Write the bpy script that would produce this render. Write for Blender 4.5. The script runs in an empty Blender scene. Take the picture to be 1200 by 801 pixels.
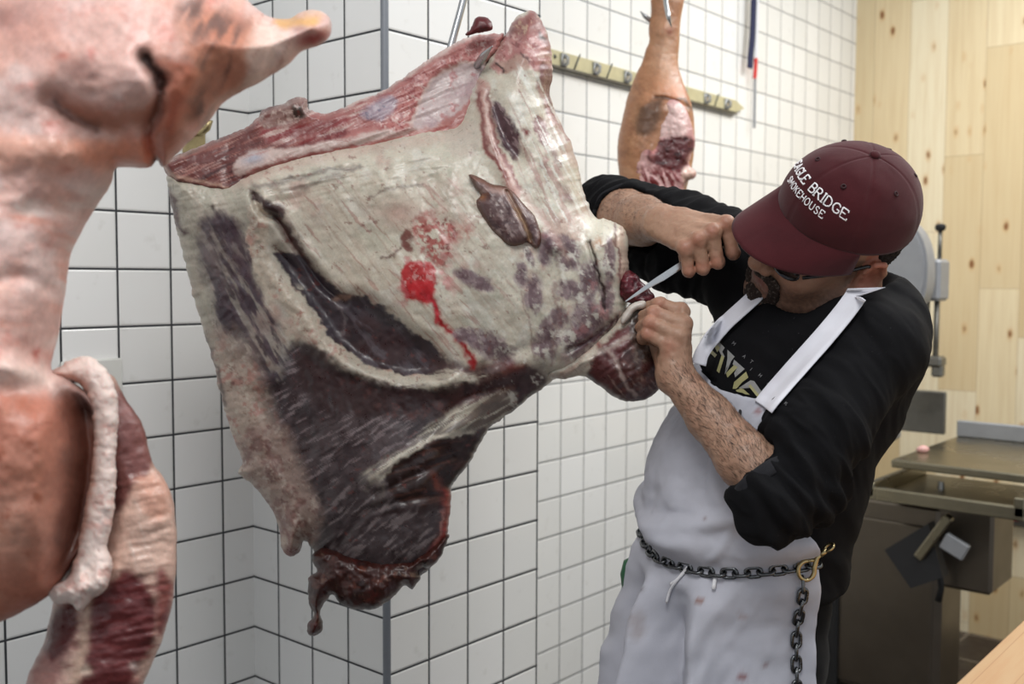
import bpy, math, random
import numpy as np
from mathutils import Vector, Matrix
rng = np.random.RandomState(7)
random.seed(7)
SC = bpy.context.scene
COL = SC.collection
PI = math.pi

# ------------------------------------------------------------------ camera frame
T = 0.111                                    # one wall tile with its joint, metres
ASP = 0.9808                                 # tile height / width
FPX = 1196.5
YAW, PIT, ROL = 0.861, -0.0607, 0.0037
ZF0 = 7.19 * T                               # height of the tile datum above the floor
CAM = np.array([-11.4738 * T, -12.6266 * T, 5.7262 * T + ZF0])
_r = np.array([math.cos(YAW), -math.sin(YAW), 0.0])
FW = np.array([math.sin(YAW) * math.cos(PIT), math.cos(YAW) * math.cos(PIT), math.sin(PIT)])
_u = np.cross(_r, FW)
RT = math.cos(ROL) * _r + math.sin(ROL) * _u
UP = -math.sin(ROL) * _r + math.cos(ROL) * _u
MC = np.array([RT, UP, FW])                  # rows: x right, y up, z away

def C2W(p):
    p = np.asarray(p, float)
    return CAM + p @ MC
def W2C(p):
    return (np.asarray(p, float) - CAM) @ MC.T
def at(px, py, d):
    return np.array([(px - 600.0) / FPX * d, (400.5 - py) / FPX * d, d])
def atw(px, py, d):
    return C2W(at(px, py, d))
def pix(c):
    c = np.asarray(c, float)
    return 600 + FPX * c[..., 0] / c[..., 2], 400.5 - FPX * c[..., 1] / c[..., 2]
DOWN = MC @ np.array([0, 0, -1.0])           # gravity in the camera frame

# ------------------------------------------------------------------ colours, noise
def lin(c):
    c = np.asarray(c, float) / 255.0
    return np.where(c <= 0.04045, c / 12.92, ((c + 0.055) / 1.055) ** 2.4)
def rgba(c):
    l = lin(c)
    return (float(l[0]), float(l[1]), float(l[2]), 1.0)
_LAT = np.random.RandomState(3).rand(64, 64, 64)
def vnoise(p):
    p = np.asarray(p, float)
    i = np.floor(p).astype(int); f = p - i
    f = f * f * (3 - 2 * f)
    a = i & 63; b = (i + 1) & 63
    x0, y0, z0 = a[..., 0], a[..., 1], a[..., 2]; x1, y1, z1 = b[..., 0], b[..., 1], b[..., 2]
    fx, fy, fz = f[..., 0], f[..., 1], f[..., 2]
    L = _LAT
    c00 = L[x0, y0, z0] * (1 - fx) + L[x1, y0, z0] * fx
    c10 = L[x0, y1, z0] * (1 - fx) + L[x1, y1, z0] * fx
    c01 = L[x0, y0, z1] * (1 - fx) + L[x1, y0, z1] * fx
    c11 = L[x0, y1, z1] * (1 - fx) + L[x1, y1, z1] * fx
    return ((c00 * (1 - fy) + c10 * fy) * (1 - fz) + (c01 * (1 - fy) + c11 * fy) * fz) * 2 - 1
def fbm(p, octv=4, gain=0.5):
    s = 0; a = 1.0; n = 0; q = np.asarray(p, float)
    for k in range(octv):
        s = s + a * vnoise(q + 17.3 * k); n += a
        a *= gain; q = q * 2.03
    return s / n * 1.6
def fbm2(u, v, sc, seed=0.0, octv=4, gain=0.5):
    return fbm(np.stack([u / sc + seed * 3.1, v / sc + seed * 7.7, np.full_like(u, seed + .5)], -1), octv, gain)
def streak(u, v, ang, ls, ws, seed=0.0, octv=3):
    """noise stretched along direction ang (radians, image sense), ls along, ws across"""
    c, s = math.cos(ang), math.sin(ang)
    return fbm(np.stack([(u * c + v * s) / ls, (-u * s + v * c) / ws, np.full_like(u, seed * 5.3 + .5)], -1), octv)
def sstep(a, b, x):
    t = np.clip((x - a) / (b - a), 0, 1)
    return t * t * (3 - 2 * t)
def gau(x): return np.exp(-x * x)
def spline(pts, n=12, closed=False):
    P = np.asarray(pts, float)
    N = len(P); out = []
    rngi = range(N) if closed else range(N - 1)
    for i in rngi:
        if closed:
            p0, p1, p2, p3 = P[i - 1], P[i], P[(i + 1) % N], P[(i + 2) % N]
        else:
            p1, p2 = P[i], P[i + 1]
            p0 = P[i - 1] if i > 0 else 2 * p1 - p2
            p3 = P[i + 2] if i + 2 < N else 2 * p2 - p1
        for k in range(n):
            t = k / n
            out.append(0.5 * (2 * p1 + (p2 - p0) * t + (2 * p0 - 5 * p1 + 4 * p2 - p3) * t * t + (3 * p1 - p0 - 3 * p2 + p3) * t ** 3))
    if not closed: out.append(P[-1])
    return np.array(out)

# ------------------------------------------------------------------ polygon distances in 2D
def seg_dist(U, V, poly, closed=True):
    """distance, nearest point, inside flag"""
    P = np.asarray(poly, float)
    A = P; B = np.roll(P, -1, 0)
    if not closed: A, B = P[:-1], P[1:]
    shp = U.shape; u = U.ravel(); v = V.ravel()
    best = np.full(u.shape, 1e18); nu = np.zeros_like(u); nv = np.zeros_like(v); tt = np.zeros_like(u)
    ins = np.zeros(u.shape, bool)
    for k, (a, b) in enumerate(zip(A, B)):
        d = b - a; l2 = d @ d + 1e-12
        t = np.clip(((u - a[0]) * d[0] + (v - a[1]) * d[1]) / l2, 0, 1)
        qx = a[0] + t * d[0]; qy = a[1] + t * d[1]
        e = (u - qx) ** 2 + (v - qy) ** 2
        m = e < best
        best = np.where(m, e, best); nu = np.where(m, qx, nu); nv = np.where(m, qy, nv); tt = np.where(m, k + t, tt)
        if closed and abs(d[1]) > 1e-9:
            c = ((a[1] > v) != (b[1] > v)) & (u < d[0] * (v - a[1]) / d[1] + a[0])
            ins ^= c
    return np.sqrt(best).reshape(shp), nu.reshape(shp), nv.reshape(shp), ins.reshape(shp), (tt / len(A)).reshape(shp)
def _near(U, V, p, marg):
    lo, hi = p.min(0) - marg, p.max(0) + marg
    return (U > lo[0]) & (U < hi[0]) & (V > lo[1]) & (V < hi[1])
def sdpoly(U, V, poly, smooth=True, marg=50.0):
    p = spline(poly, 5, True) if smooth else np.asarray(poly, float)
    m = _near(U, V, p, marg); out = np.full(U.shape, marg)
    if m.any():
        d, _, _, ins, _ = seg_dist(U[m], V[m], p); out[m] = np.where(ins, -d, d)
    return out
def dline(U, V, pts, smooth=True, marg=80.0):
    p = spline(pts, 6) if smooth else np.asarray(pts, float)
    m = _near(U, V, p, marg); out = np.full(U.shape, marg); tt = np.zeros(U.shape)
    if m.any():
        d, _, _, _, t = seg_dist(U[m], V[m], p, False); out[m] = d; tt[m] = t
    return out, tt
def outline_dist(us, vs, poly):
    """grid inside-test by scan lines and nearest rim point by a kd-tree"""
    from mathutils.kdtree import KDTree
    A = poly; B = np.roll(poly, -1, 0); ins = np.zeros((len(us), len(vs)), bool)
    for j, v in enumerate(vs):
        m = (A[:, 1] > v) != (B[:, 1] > v)
        if m.any():
            x = np.sort((B[m, 0] - A[m, 0]) * (v - A[m, 1]) / (B[m, 1] - A[m, 1]) + A[m, 0]); ins[:, j] = np.searchsorted(x, us) % 2 == 1
    S_ = np.concatenate([A + (B - A) * k / 4 for k in range(4)]); kd = KDTree(len(S_))
    for i, q in enumerate(S_): kd.insert((q[0], q[1], 0), i)
    kd.balance(); U, V = np.meshgrid(us, vs, indexing='ij'); d = np.full(U.shape, 1e3); nu = U.copy(); nv = V.copy(); st = us[1] - us[0]
    g = ins.copy()
    for _ in range(2): g[1:] |= g[:-1].copy(); g[:-1] |= g[1:].copy(); g[:, 1:] |= g[:, :-1].copy(); g[:, :-1] |= g[:, 1:].copy()
    for i, j in zip(*np.where(g)):
        c, _, e = kd.find((us[i], vs[j], 0)); d[i, j] = e; nu[i, j] = c[0]; nv[i, j] = c[1]
    return U, V, d, nu, nv, ins
# ------------------------------------------------------------------ objects
def link(o, parent=None):
    COL.objects.link(o)
    if parent is not None:
        o.parent = parent
        o.matrix_parent_inverse = parent.matrix_world.inverted() if False else Matrix.Translation(-Vector(parent.location)) if parent.type == 'EMPTY' else Matrix.Identity(4)
    return o
def mesh(name, V, F, m=None, parent=None, smooth=True, col=None, F3=None):
    """V Nx3 world; F list or Mx4 / Mx3 arrays"""
    me = bpy.data.meshes.new(name)
    V = np.asarray(V, float)
    if isinstance(F, np.ndarray):
        k = F.shape[1]
        me.vertices.add(len(V)); me.vertices.foreach_set('co', V.ravel().astype(np.float32))
        me.loops.add(F.size); me.loops.foreach_set('vertex_index', F.ravel().astype(np.int32))
        me.polygons.add(len(F))
        me.polygons.foreach_set('loop_start', (np.arange(len(F)) * k).astype(np.int32))
        me.polygons.foreach_set('loop_total', np.full(len(F), k, np.int32))
        me.update(calc_edges=True)
    else:
        me.from_pydata([tuple(map(float, v)) for v in V], [], [tuple(int(i) for i in f) for f in F])
    me.validate()
    if smooth:
        me.polygons.foreach_set('use_smooth', np.ones(len(me.polygons), bool))
    if col is not None:
        a = me.color_attributes.new('Col', 'FLOAT_COLOR', 'POINT')
        c = np.ones((len(V), 4), np.float32); c[:, :3] = col
        a.data.foreach_set('color', c.ravel())
    if m is not None: me.materials.append(m)
    o = bpy.data.objects.new(name, me)
    return link(o, parent)
def empty(name, loc):
    o = bpy.data.objects.new(name, None); o.empty_display_size = 0.05
    o.location = Vector([float(x) for x in loc]); COL.objects.link(o)
    return o
def tag(o, label=None, cat=None, group=None, kind=None):
    if label: o['label'] = label
    if cat: o['category'] = cat
    if group: o['group'] = group
    if kind: o['kind'] = kind
    return o

class MB:
    """collects shapes (world coords) into one mesh"""
    def __init__(s): s.V = []; s.F = []
    def add(s, V, F):
        n = len(s.V); s.V += [tuple(map(float, v)) for v in V]; s.F += [tuple(int(i) + n for i in f) for f in F]; return s
    def box(s, c, size, M=None, bev=0.0):
        hx, hy, hz = [x / 2 for x in size]
        if bev <= 0:
            V = np.array([[x, y, z] for x in (-hx, hx) for y in (-hy, hy) for z in (-hz, hz)])
            F = [(0, 1, 3, 2), (4, 6, 7, 5), (0, 4, 5, 1), (2, 3, 7, 6), (0, 2, 6, 4), (1, 5, 7, 3)]
        else:
            b = min(bev, hx * .99, hy * .99, hz * .99)
            V = []; idx = {}
            for sx in (-1, 1):
                for sy in (-1, 1):
                    for sz in (-1, 1):
                        for ax in range(3):
                            p = [sx * (hx - b), sy * (hy - b), sz * (hz - b)]
                            h = (hx, hy, hz)[ax]; p[ax] = (sx, sy, sz)[ax] * h
                            idx[(sx, sy, sz, ax)] = len(V); V.append(p)
            F = []
            for ax in range(3):
                o1, o2 = [a for a in range(3) if a != ax]
                for sg in (-1, 1):
                    q = []
                    for a, bb in ((-1, -1), (1, -1), (1, 1), (-1, 1)):
                        k = [0, 0, 0]; k[ax] = sg; k[o1] = a; k[o2] = bb
                        q.append(idx[(k[0], k[1], k[2], ax)])
                    F.append(q)
            for ax in range(3):                                  # edges along ax
                o1, o2 = [a for a in range(3) if a != ax]
                for a in (-1, 1):
                    for bb in (-1, 1):
                        q = []
                        for sg, A in ((-1, o1), (1, o1), (1, o2), (-1, o2)):
                            k = [0, 0, 0]; k[ax] = sg; k[o1] = a; k[o2] = bb
                            q.append(idx[(k[0], k[1], k[2], A)])
                        F.append(q)
            for sx in (-1, 1):
                for sy in (-1, 1):
                    for sz in (-1, 1):
                        F.append([idx[(sx, sy, sz, a)] for a in range(3)])
            V = np.array(V)
        if M is not None: V = V @ np.asarray(M).T                # M columns = axes -> rows of V times M^T
        return s.add(V + np.asarray(c), F)
    def tube(s, pts, r, n=12, cap=True, ell=None):
        P = np.asarray(pts, float); N = len(P)
        R = np.full(N, r) if np.isscalar(r) else np.asarray(r, float)
        t = np.gradient(P, axis=0); t /= np.linalg.norm(t, axis=1)[:, None] + 1e-12
        a = np.cross(t[0], [0, 0, 1.0])
        if np.linalg.norm(a) < 1e-3: a = np.cross(t[0], [1.0, 0, 0])
        a /= np.linalg.norm(a); V = []
        for i in range(N):
            a = a - t[i] * (a @ t[i]); a /= np.linalg.norm(a); b = np.cross(t[i], a)
            for k in range(n):
                th = 2 * PI * k / n
                V.append(P[i] + R[i] * (math.cos(th) * a + math.sin(th) * b * (ell or 1)))
        F = [(i * n + k, i * n + (k + 1) % n, (i + 1) * n + (k + 1) % n, (i + 1) * n + k) for i in range(N - 1) for k in range(n)]
        if cap: F += [tuple(range(n))[::-1], tuple(range((N - 1) * n, N * n))]
        return s.add(V, F)
    def loop(s, pts, r, n=8):
        P = np.asarray(pts, float); N = len(P)
        t = np.roll(P, -1, 0) - np.roll(P, 1, 0); t /= np.linalg.norm(t, axis=1)[:, None]
        nm = np.linalg.svd(P - P.mean(0))[2][2]; V = []
        for i in range(N):
            b = np.cross(t[i], nm)
            for k in range(n):
                th = 2 * PI * k / n; V.append(P[i] + r * (math.cos(th) * nm + math.sin(th) * b))
        F = [(i * n + k, i * n + (k + 1) % n, ((i + 1) % N) * n + (k + 1) % n, ((i + 1) % N) * n + k) for i in range(N) for k in range(n)]
        return s.add(V, F)
    def prism(s, poly, o, ax, ay, n0, n1, nrm):
        """extrude polygon (2D list) in plane o+ax,ay from n0 to n1 along nrm"""
        P = np.asarray(poly, float); N = len(P); o, ax, ay, nrm = map(lambda q: np.asarray(q, float), (o, ax, ay, nrm))
        A = o + P[:, :1] * ax + P[:, 1:2] * ay
        V = np.vstack([A + n0 * nrm, A + n1 * nrm])
        F = [tuple(range(N))[::-1], tuple(range(N, 2 * N))] + [(i, (i + 1) % N, N + (i + 1) % N, N + i) for i in range(N)]
        return s.add(V, F)
    def build(s, name, m=None, parent=None, smooth=False, angle=None):
        o = mesh(name, s.V, s.F, m, parent, smooth)
        bm_fix(o)
        if angle is not None:
            o.data.polygons.foreach_set('use_smooth', np.ones(len(o.data.polygons), bool))
            sharp(o, angle)
        return o
def bm_fix(o):
    import bmesh
    b = bmesh.new(); b.from_mesh(o.data); bmesh.ops.recalc_face_normals(b, faces=b.faces); b.to_mesh(o.data); b.free()
def sharp(o, deg):
    try: o.data.set_sharp_from_angle(angle=math.radians(deg))
    except Exception: pass

# ------------------------------------------------------------------ materials
class NT:
    def __init__(s, name):
        s.m = bpy.data.materials.new(name); s.m.use_nodes = True
        s.t = s.m.node_tree; s.n = s.t.nodes; s.b = s.n['Principled BSDF']
    def new(s, typ, **kw):
        q = s.n.new(typ)
        for k, v in kw.items(): setattr(q, k, v)
        return q
    def ln(s, a, b): s.t.links.new(a, b)
    def val(s, sock, v):
        if hasattr(v, 'is_linked') or isinstance(v, bpy.types.NodeSocket): s.ln(v, sock)
        else: sock.default_value = v
    def math(s, op, a, b=0.0, c=None, clamp=False):
        q = s.new('ShaderNodeMath', operation=op); q.use_clamp = clamp
        s.val(q.inputs[0], a); s.val(q.inputs[1], b)
        if c is not None: s.val(q.inputs[2], c)
        return q.outputs[0]
    def mix(s, fac, a, b, typ='MIX'):
        q = s.new('ShaderNodeMix', data_type='RGBA', blend_type=typ)
        s.val(q.inputs[0], fac); s.val(q.inputs[6], a); s.val(q.inputs[7], b)
        return q.outputs[2]
    def noise(s, vec, scale, detail=4, rough=.5, out=0):
        q = s.new('ShaderNodeTexNoise'); q.inputs['Scale'].default_value = scale
        q.inputs['Detail'].default_value = detail; q.inputs['Roughness'].default_value = rough
        if vec is not None: s.ln(vec, q.inputs['Vector'])
        return q.outputs[out]
    def pos(s): return s.new('ShaderNodeNewGeometry').outputs['Position']
    def obj(s): return s.new('ShaderNodeTexCoord').outputs['Object']
    def ramp(s, fac, stops):
        q = s.new('ShaderNodeValToRGB'); e = q.color_ramp.elements
        while len(e) < len(stops): e.new(.5)
        for el, (p, c) in zip(e, stops):
            el.position = p; el.color = c if len(c) == 4 else (*c, 1)
        s.ln(fac, q.inputs[0]); return q.outputs[0]
    def maprange(s, x, a, b, c=0.0, d=1.0, smooth=False):
        q = s.new('ShaderNodeMapRange'); q.interpolation_type = 'SMOOTHSTEP' if smooth else 'LINEAR'
        s.val(q.inputs[0], x); q.inputs[1].default_value = a; q.inputs[2].default_value = b
        q.inputs[3].default_value = c; q.inputs[4].default_value = d
        return q.outputs[0]
    def bump(s, h, strength=.3, dist=.01, prev=None):
        q = s.new('ShaderNodeBump'); q.inputs['Strength'].default_value = strength; q.inputs['Distance'].default_value = dist
        s.ln(h, q.inputs['Height'])
        if prev is not None: s.ln(prev, q.inputs['Normal'])
        return q.outputs[0]
    def scale(s, vec, xyz):
        q = s.new('ShaderNodeMapping'); q.inputs['Scale'].default_value = xyz; s.ln(vec, q.inputs[0]); return q.outputs[0]
    def sep(s, vec):
        q = s.new('ShaderNodeSeparateXYZ'); s.ln(vec, q.inputs[0]); return q.outputs
    def set(s, **kw):
        names = dict(base='Base Color', rough='Roughness', metal='Metallic', spec='Specular IOR Level', normal='Normal', sss='Subsurface Weight', coat='Coat Weight', sheen='Sheen Weight', coatr='Coat Roughness')
        for k, v in kw.items(): s.val(s.b.inputs[names[k]], v)
        return s

def simple(name, c, rough=.5, metal=0.0, var=.06, nscale=40, bump=.1, bdist=.002, spec=.5, **kw):
    t = NT(name); p = t.pos(); n = t.noise(p, nscale, 5)
    c = np.asarray(c, float)
    base = t.mix(n, rgba(np.clip(c * (1 - var), 0, 255)), rgba(np.clip(c * (1 + var), 0, 255)))
    t.set(base=base, rough=t.maprange(t.noise(p, nscale * .4, 3), .3, .7, max(rough - .07, .03), min(rough + .07, 1)), metal=metal, spec=spec, **kw)
    if bump: t.set(normal=t.bump(t.noise(p, nscale * 3, 4), bump, bdist))
    return t.m
def meat_mat(name, rough=.42, fine=260, bump=.35, sss=.12, var=.28, spec=.5):
    t = NT(name); p = t.pos()
    a = t.new('ShaderNodeAttribute', attribute_name='Col').outputs['Color']
    n1 = t.noise(p, fine, 8, .7); n2 = t.noise(p, fine * .22, 5, .6)
    f = t.maprange(n1, .3, .7, 1 - var, 1 + var * .6); g = t.maprange(n2, .3, .7, 1 - var * .7, 1 + var * .4)
    q = t.mix(1.0, a, t.math('MULTIPLY', f, g), 'MULTIPLY')
    t.set(base=q, rough=t.maprange(n2, .3, .7, rough - .14, rough + .14), spec=spec, sss=sss)
    t.b.inputs['Subsurface Radius'].default_value = (.012, .004, .003)
    t.b.inputs['Subsurface Scale'].default_value = .5
    h = t.math('ADD', t.math('MULTIPLY', n1, .5), n2)
    t.set(normal=t.bump(h, bump, .004))
    return t.m
mMeat = meat_mat('raw_beef', .37, 320, .10, .10, .13)
# ------------------------------------------------------------------ room
yL, yF, xP, xW = 3.7715 * T, 3.438 * T, 4 * T + .004, 27.55 * T
HT = 3.05
XL, YB = -4.2, -3.4
def tile_mat(name, ax, u0, v0, g0=.0155, gc=((34, 36, 40), (66, 68, 72))):
    """glazed white wall tiles with dark joints; ax = which world axis runs along the wall"""
    t = NT(name); P = t.sep(t.pos())
    u = t.math('DIVIDE', t.math('SUBTRACT', P[ax], u0), T); v = t.math('DIVIDE', t.math('SUBTRACT', P[2], v0), T * ASP)
    def edge(x):
        f = t.math('FRACT', x); return t.math('MINIMUM', f, t.math('SUBTRACT', 1.0, f))
    e = t.math('MINIMUM', edge(u), edge(v))
    g = t.maprange(e, g0, g0 + .008)
    cid = t.new('ShaderNodeCombineXYZ'); t.ln(t.math('FLOOR', u), cid.inputs[0]); t.ln(t.math('FLOOR', v), cid.inputs[1])
    w = t.new('ShaderNodeTexWhiteNoise', noise_dimensions='3D'); t.ln(cid.outputs[0], w.inputs['Vector'])
    n = t.noise(t.pos(), 3.0, 4); grime = t.noise(t.pos(), 30, 5)
    tile = t.mix(w.outputs['Value'], rgba((236, 236, 233)), rgba((245, 245, 243)))
    tile = t.mix(t.maprange(grime, .62, .8, 0, .22), tile, rgba((178, 172, 160)))
    grout = t.mix(grime, rgba(gc[0]), rgba(gc[1]))
    t.set(base=t.mix(g, grout, tile), rough=t.maprange(g, 0, 1, .8, .16), spec=.5)
    hgt = t.maprange(e, .012, .05, 0, 1, True)
    b1 = t.bump(hgt, .55, .0025)
    t.set(normal=t.bump(n, .08, .02, b1))
    return t.m
def wall(name, pts, m, thick, nrm):
    """vertical quad p0->p1 (xy), floor to HT, given thickness away from nrm"""
    (x0, y0), (x1, y1) = pts; n = np.array(nrm, float) * -thick
    A = np.array([[x0, y0, 0], [x1, y1, 0], [x1, y1, HT], [x0, y0, HT]], float)
    V = np.vstack([A, A + n]); F = [(0, 1, 2, 3), (7, 6, 5, 4), (0, 4, 5, 1), (1, 5, 6, 2), (2, 6, 7, 3), (3, 7, 4, 0)]
    o = mesh(name, V, F, m, None, False); bm_fix(o)
    return tag(o, kind='structure')
mL = tile_mat('left_wall_tiles', 0, -.6703 * T, ZF0)
mS = tile_mat('pier_side_tiles', 1, 0, ZF0)
mP = tile_mat('pier_front_tiles', 0, 0, ZF0)
mF = tile_mat('far_wall_tiles', 0, 8.1663 * T, ZF0 + 2.1024 * T, .010, ((84, 88, 94), (112, 114, 118)))
wall('wall_left', [(XL, yL), (0, yL)], mL, .1, (0, -1, 0))
# the pier: side, front and return as one structure each
def pier():
    V = np.array([[0, yL + .1, 0], [0, 0, 0], [xP, 0, 0], [xP, yL + .1, 0]], float)
    V = np.vstack([V, V + [0, 0, HT]])
    me = [(0, 1, 5, 4), (1, 2, 6, 5), (2, 3, 7, 6), (4, 5, 6, 7)]
    o = mesh('wall_pier', V, me, mS, None, False)
    o.data.materials.append(mP)
    o.data.polygons[1].material_index = 1
    bm_fix(o)
    return tag(o, kind='structure')
pier()
wall('wall_back', [(xP - .02, yF), (xW + .1, yF)], mF, .1, (0, -1, 0))

def wood_wall_mat():
    t = NT('knotty_pine_boards'); P = t.sep(t.pos())
    bw = .15
    u = t.math('DIVIDE', P[1], bw); iu = t.math('FLOOR', u)
    c = t.new('ShaderNodeCombineXYZ'); t.ln(iu, c.inputs[0])
    w = t.new('ShaderNodeTexWhiteNoise', noise_dimensions='3D'); t.ln(c.outputs[0], w.inputs['Vector'])
    # each column is cut in lengths of its own
    v = t.math('ADD', t.math('DIVIDE', P[2], .95), t.math('MULTIPLY', w.outputs['Value'], 7.0)); iv = t.math('FLOOR', v)
    c2 = t.new('ShaderNodeCombineXYZ'); t.ln(iu, c2.inputs[0]); t.ln(iv, c2.inputs[1])
    w2 = t.new('ShaderNodeTexWhiteNoise', noise_dimensions='3D'); t.ln(c2.outputs[0], w2.inputs['Vector'])
    base = t.ramp(w2.outputs['Value'], [(0, lin((206, 182, 138))), (.2, lin((226, 206, 166))), (.55, lin((234, 218, 182))), (.85, lin((238, 226, 196))), (1, lin((218, 196, 152)))])
    # grain, different on each board
    cc = t.new('ShaderNodeCombineXYZ'); t.ln(t.math('ADD', t.math('MULTIPLY', P[1], 60.0), t.math('MULTIPLY', w2.outputs['Value'], 90.0)), cc.inputs[0])
    t.ln(t.math('MULTIPLY', P[2], 2.4), cc.inputs[1]); t.ln(t.math('MULTIPLY', w2.outputs['Value'], 31.0), cc.inputs[2])
    g = t.noise(cc.outputs[0], 1.0, 4, .6)
    col = t.mix(t.maprange(g, .42, .72, 0, .42), base, rgba((204, 174, 128)))
    # knots
    kc = t.new('ShaderNodeCombineXYZ'); t.ln(t.math('MULTIPLY', P[1], 13.0), kc.inputs[0]); t.ln(t.math('MULTIPLY', P[2], 6.4), kc.inputs[1])
    t.ln(t.math('MULTIPLY', w2.outputs['Value'], 11.0), kc.inputs[2])
    vo = t.new('ShaderNodeTexVoronoi', feature='F1'); t.ln(kc.outputs[0], vo.inputs['Vector']); vo.inputs['Scale'].default_value = 1.0
    wob = t.math('ADD', vo.outputs['Distance'], t.math('MULTIPLY', t.noise(kc.outputs[0], 7, 3), .10))
    k1 = t.maprange(wob, .30, .14, 0, .55, True); k2 = t.maprange(wob, .20, .11, 0, .95, True)
    col = t.mix(k1, col, rgba((208, 166, 112))); col = t.mix(k2, col, rgba((132, 84, 42)))
    # fine joints
    def edge(x, wd):
        f = t.math('FRACT', x); return t.maprange(t.math('MINIMUM', f, t.math('SUBTRACT', 1.0, f)), 0, wd, .5, 0)
    j = t.math('MAXIMUM', edge(u, .014), edge(v, .0025))
    col = t.mix(j, col, rgba((128, 92, 54)))
    t.set(base=col, rough=.45, normal=t.bump(g, .08, .002))
    return t.m
wall('wall_right', [(xW, yF), (xW, YB)], wood_wall_mat(), .1, (-1, 0, 0))
def floor_mat():
    t = NT('dark_floor_tiles'); P = t.sep(t.pos()); s = .152
    u = t.math('DIVIDE', P[0], s * 2); v = t.math('DIVIDE', P[1], s)
    def edge(x, wd):
        f = t.math('FRACT', x); return t.maprange(t.math('MINIMUM', f, t.math('SUBTRACT', 1.0, f)), wd * .6, wd)
    g = t.math('MINIMUM', edge(u, .03), edge(v, .05))
    n = t.noise(t.pos(), 14, 5)
    tile = t.mix(n, rgba((34, 26, 22)), rgba((56, 44, 38)))
    t.set(base=t.mix(g, rgba((112, 102, 90)), tile), rough=t.maprange(n, .3, .7, .35, .6), normal=t.bump(g, .4, .004))
    return t.m
o = mesh('floor', [[XL, YB, 0], [xW, YB, 0], [xW, yF + .1, 0], [XL, yF + .1, 0], [XL, YB, -.05], [xW, YB, -.05], [xW, yF + .1, -.05], [XL, yF + .1, -.05]],
         [(0, 1, 2, 3), (7, 6, 5, 4), (0, 4, 5, 1), (1, 5, 6, 2), (2, 6, 7, 3), (3, 7, 4, 0)], floor_mat(), None, False)
bm_fix(o); tag(o, kind='structure')
# corner strip on the pier's near edge
mtrim = simple('grey_corner_strip', (128, 132, 138), .45, .3, .05, 60, .05)
def strip():
    a = .0085; poly = []
    for k in range(9):
        th = PI + PI / 2 * k / 8
        poly.append((a + (a + .002) * math.cos(th), a + (a + .002) * math.sin(th)))
    poly += [(a, a)]
    return MB().prism(poly, (-.0015, -.0015, 0), (1, 0, 0), (0, 1, 0), 0, HT, (0, 0, 1)).build('trim_1', mtrim, None, False, 40)
tag(strip(), kind='structure')

# ------------------------------------------------------------------ camera
cam = bpy.data.cameras.new('camera'); co = bpy.data.objects.new('camera', cam); COL.objects.link(co)
cam.sensor_width = 36; cam.lens = FPX / 1200 * 36; cam.clip_start = .02
R = Matrix(((RT[0], UP[0], -FW[0]), (RT[1], UP[1], -FW[1]), (RT[2], UP[2], -FW[2])))
co.matrix_world = Matrix.Translation(Vector(CAM)) @ R.to_4x4()
SC.camera = co
cam.dof.use_dof = True; cam.dof.focus_distance = 1.47; cam.dof.aperture_fstop = 4.5

# ------------------------------------------------------------------ light
w = bpy.data.worlds.new('world'); SC.world = w; w.use_nodes = True
w.node_tree.nodes['Background'].inputs[0].default_value = (.90, .95, 1.0, 1)
w.node_tree.nodes['Background'].inputs[1].default_value = .64
def area(name, loc, size, power, target=None, color=(1, 1, 1), sy=None):
    l = bpy.data.lights.new(name, 'AREA'); l.shape = 'RECTANGLE'; l.size = size; l.size_y = sy or size; l.energy = power; l.color = color
    o = bpy.data.objects.new(name, l); o.location = loc; COL.objects.link(o)
    d = Vector(target) - Vector(loc) if target else Vector((0, 0, -1))
    o.rotation_euler = d.to_track_quat('-Z', 'Y').to_euler()
    return o
area('ceiling_panel_light', (-1.55, -1.30, 2.95), 1.2, 38, None, (1, .985, .96), .6)
area('ceiling_panel_light', (.85, -1.5, 2.95), 1.2, 28, None, (1, .985, .96), .6)
area('ceiling_panel_light', (2.0, -.80, 2.95), 1.2, 27, None, (1, .985, .96), .6)
SC.view_settings.view_transform = 'Standard'; SC.view_settings.look = 'None'
SC.view_settings.exposure = 0.0; SC.view_settings.gamma = 1.0
try: SC.view_settings.use_curve_mapping = False
except Exception: pass
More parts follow.
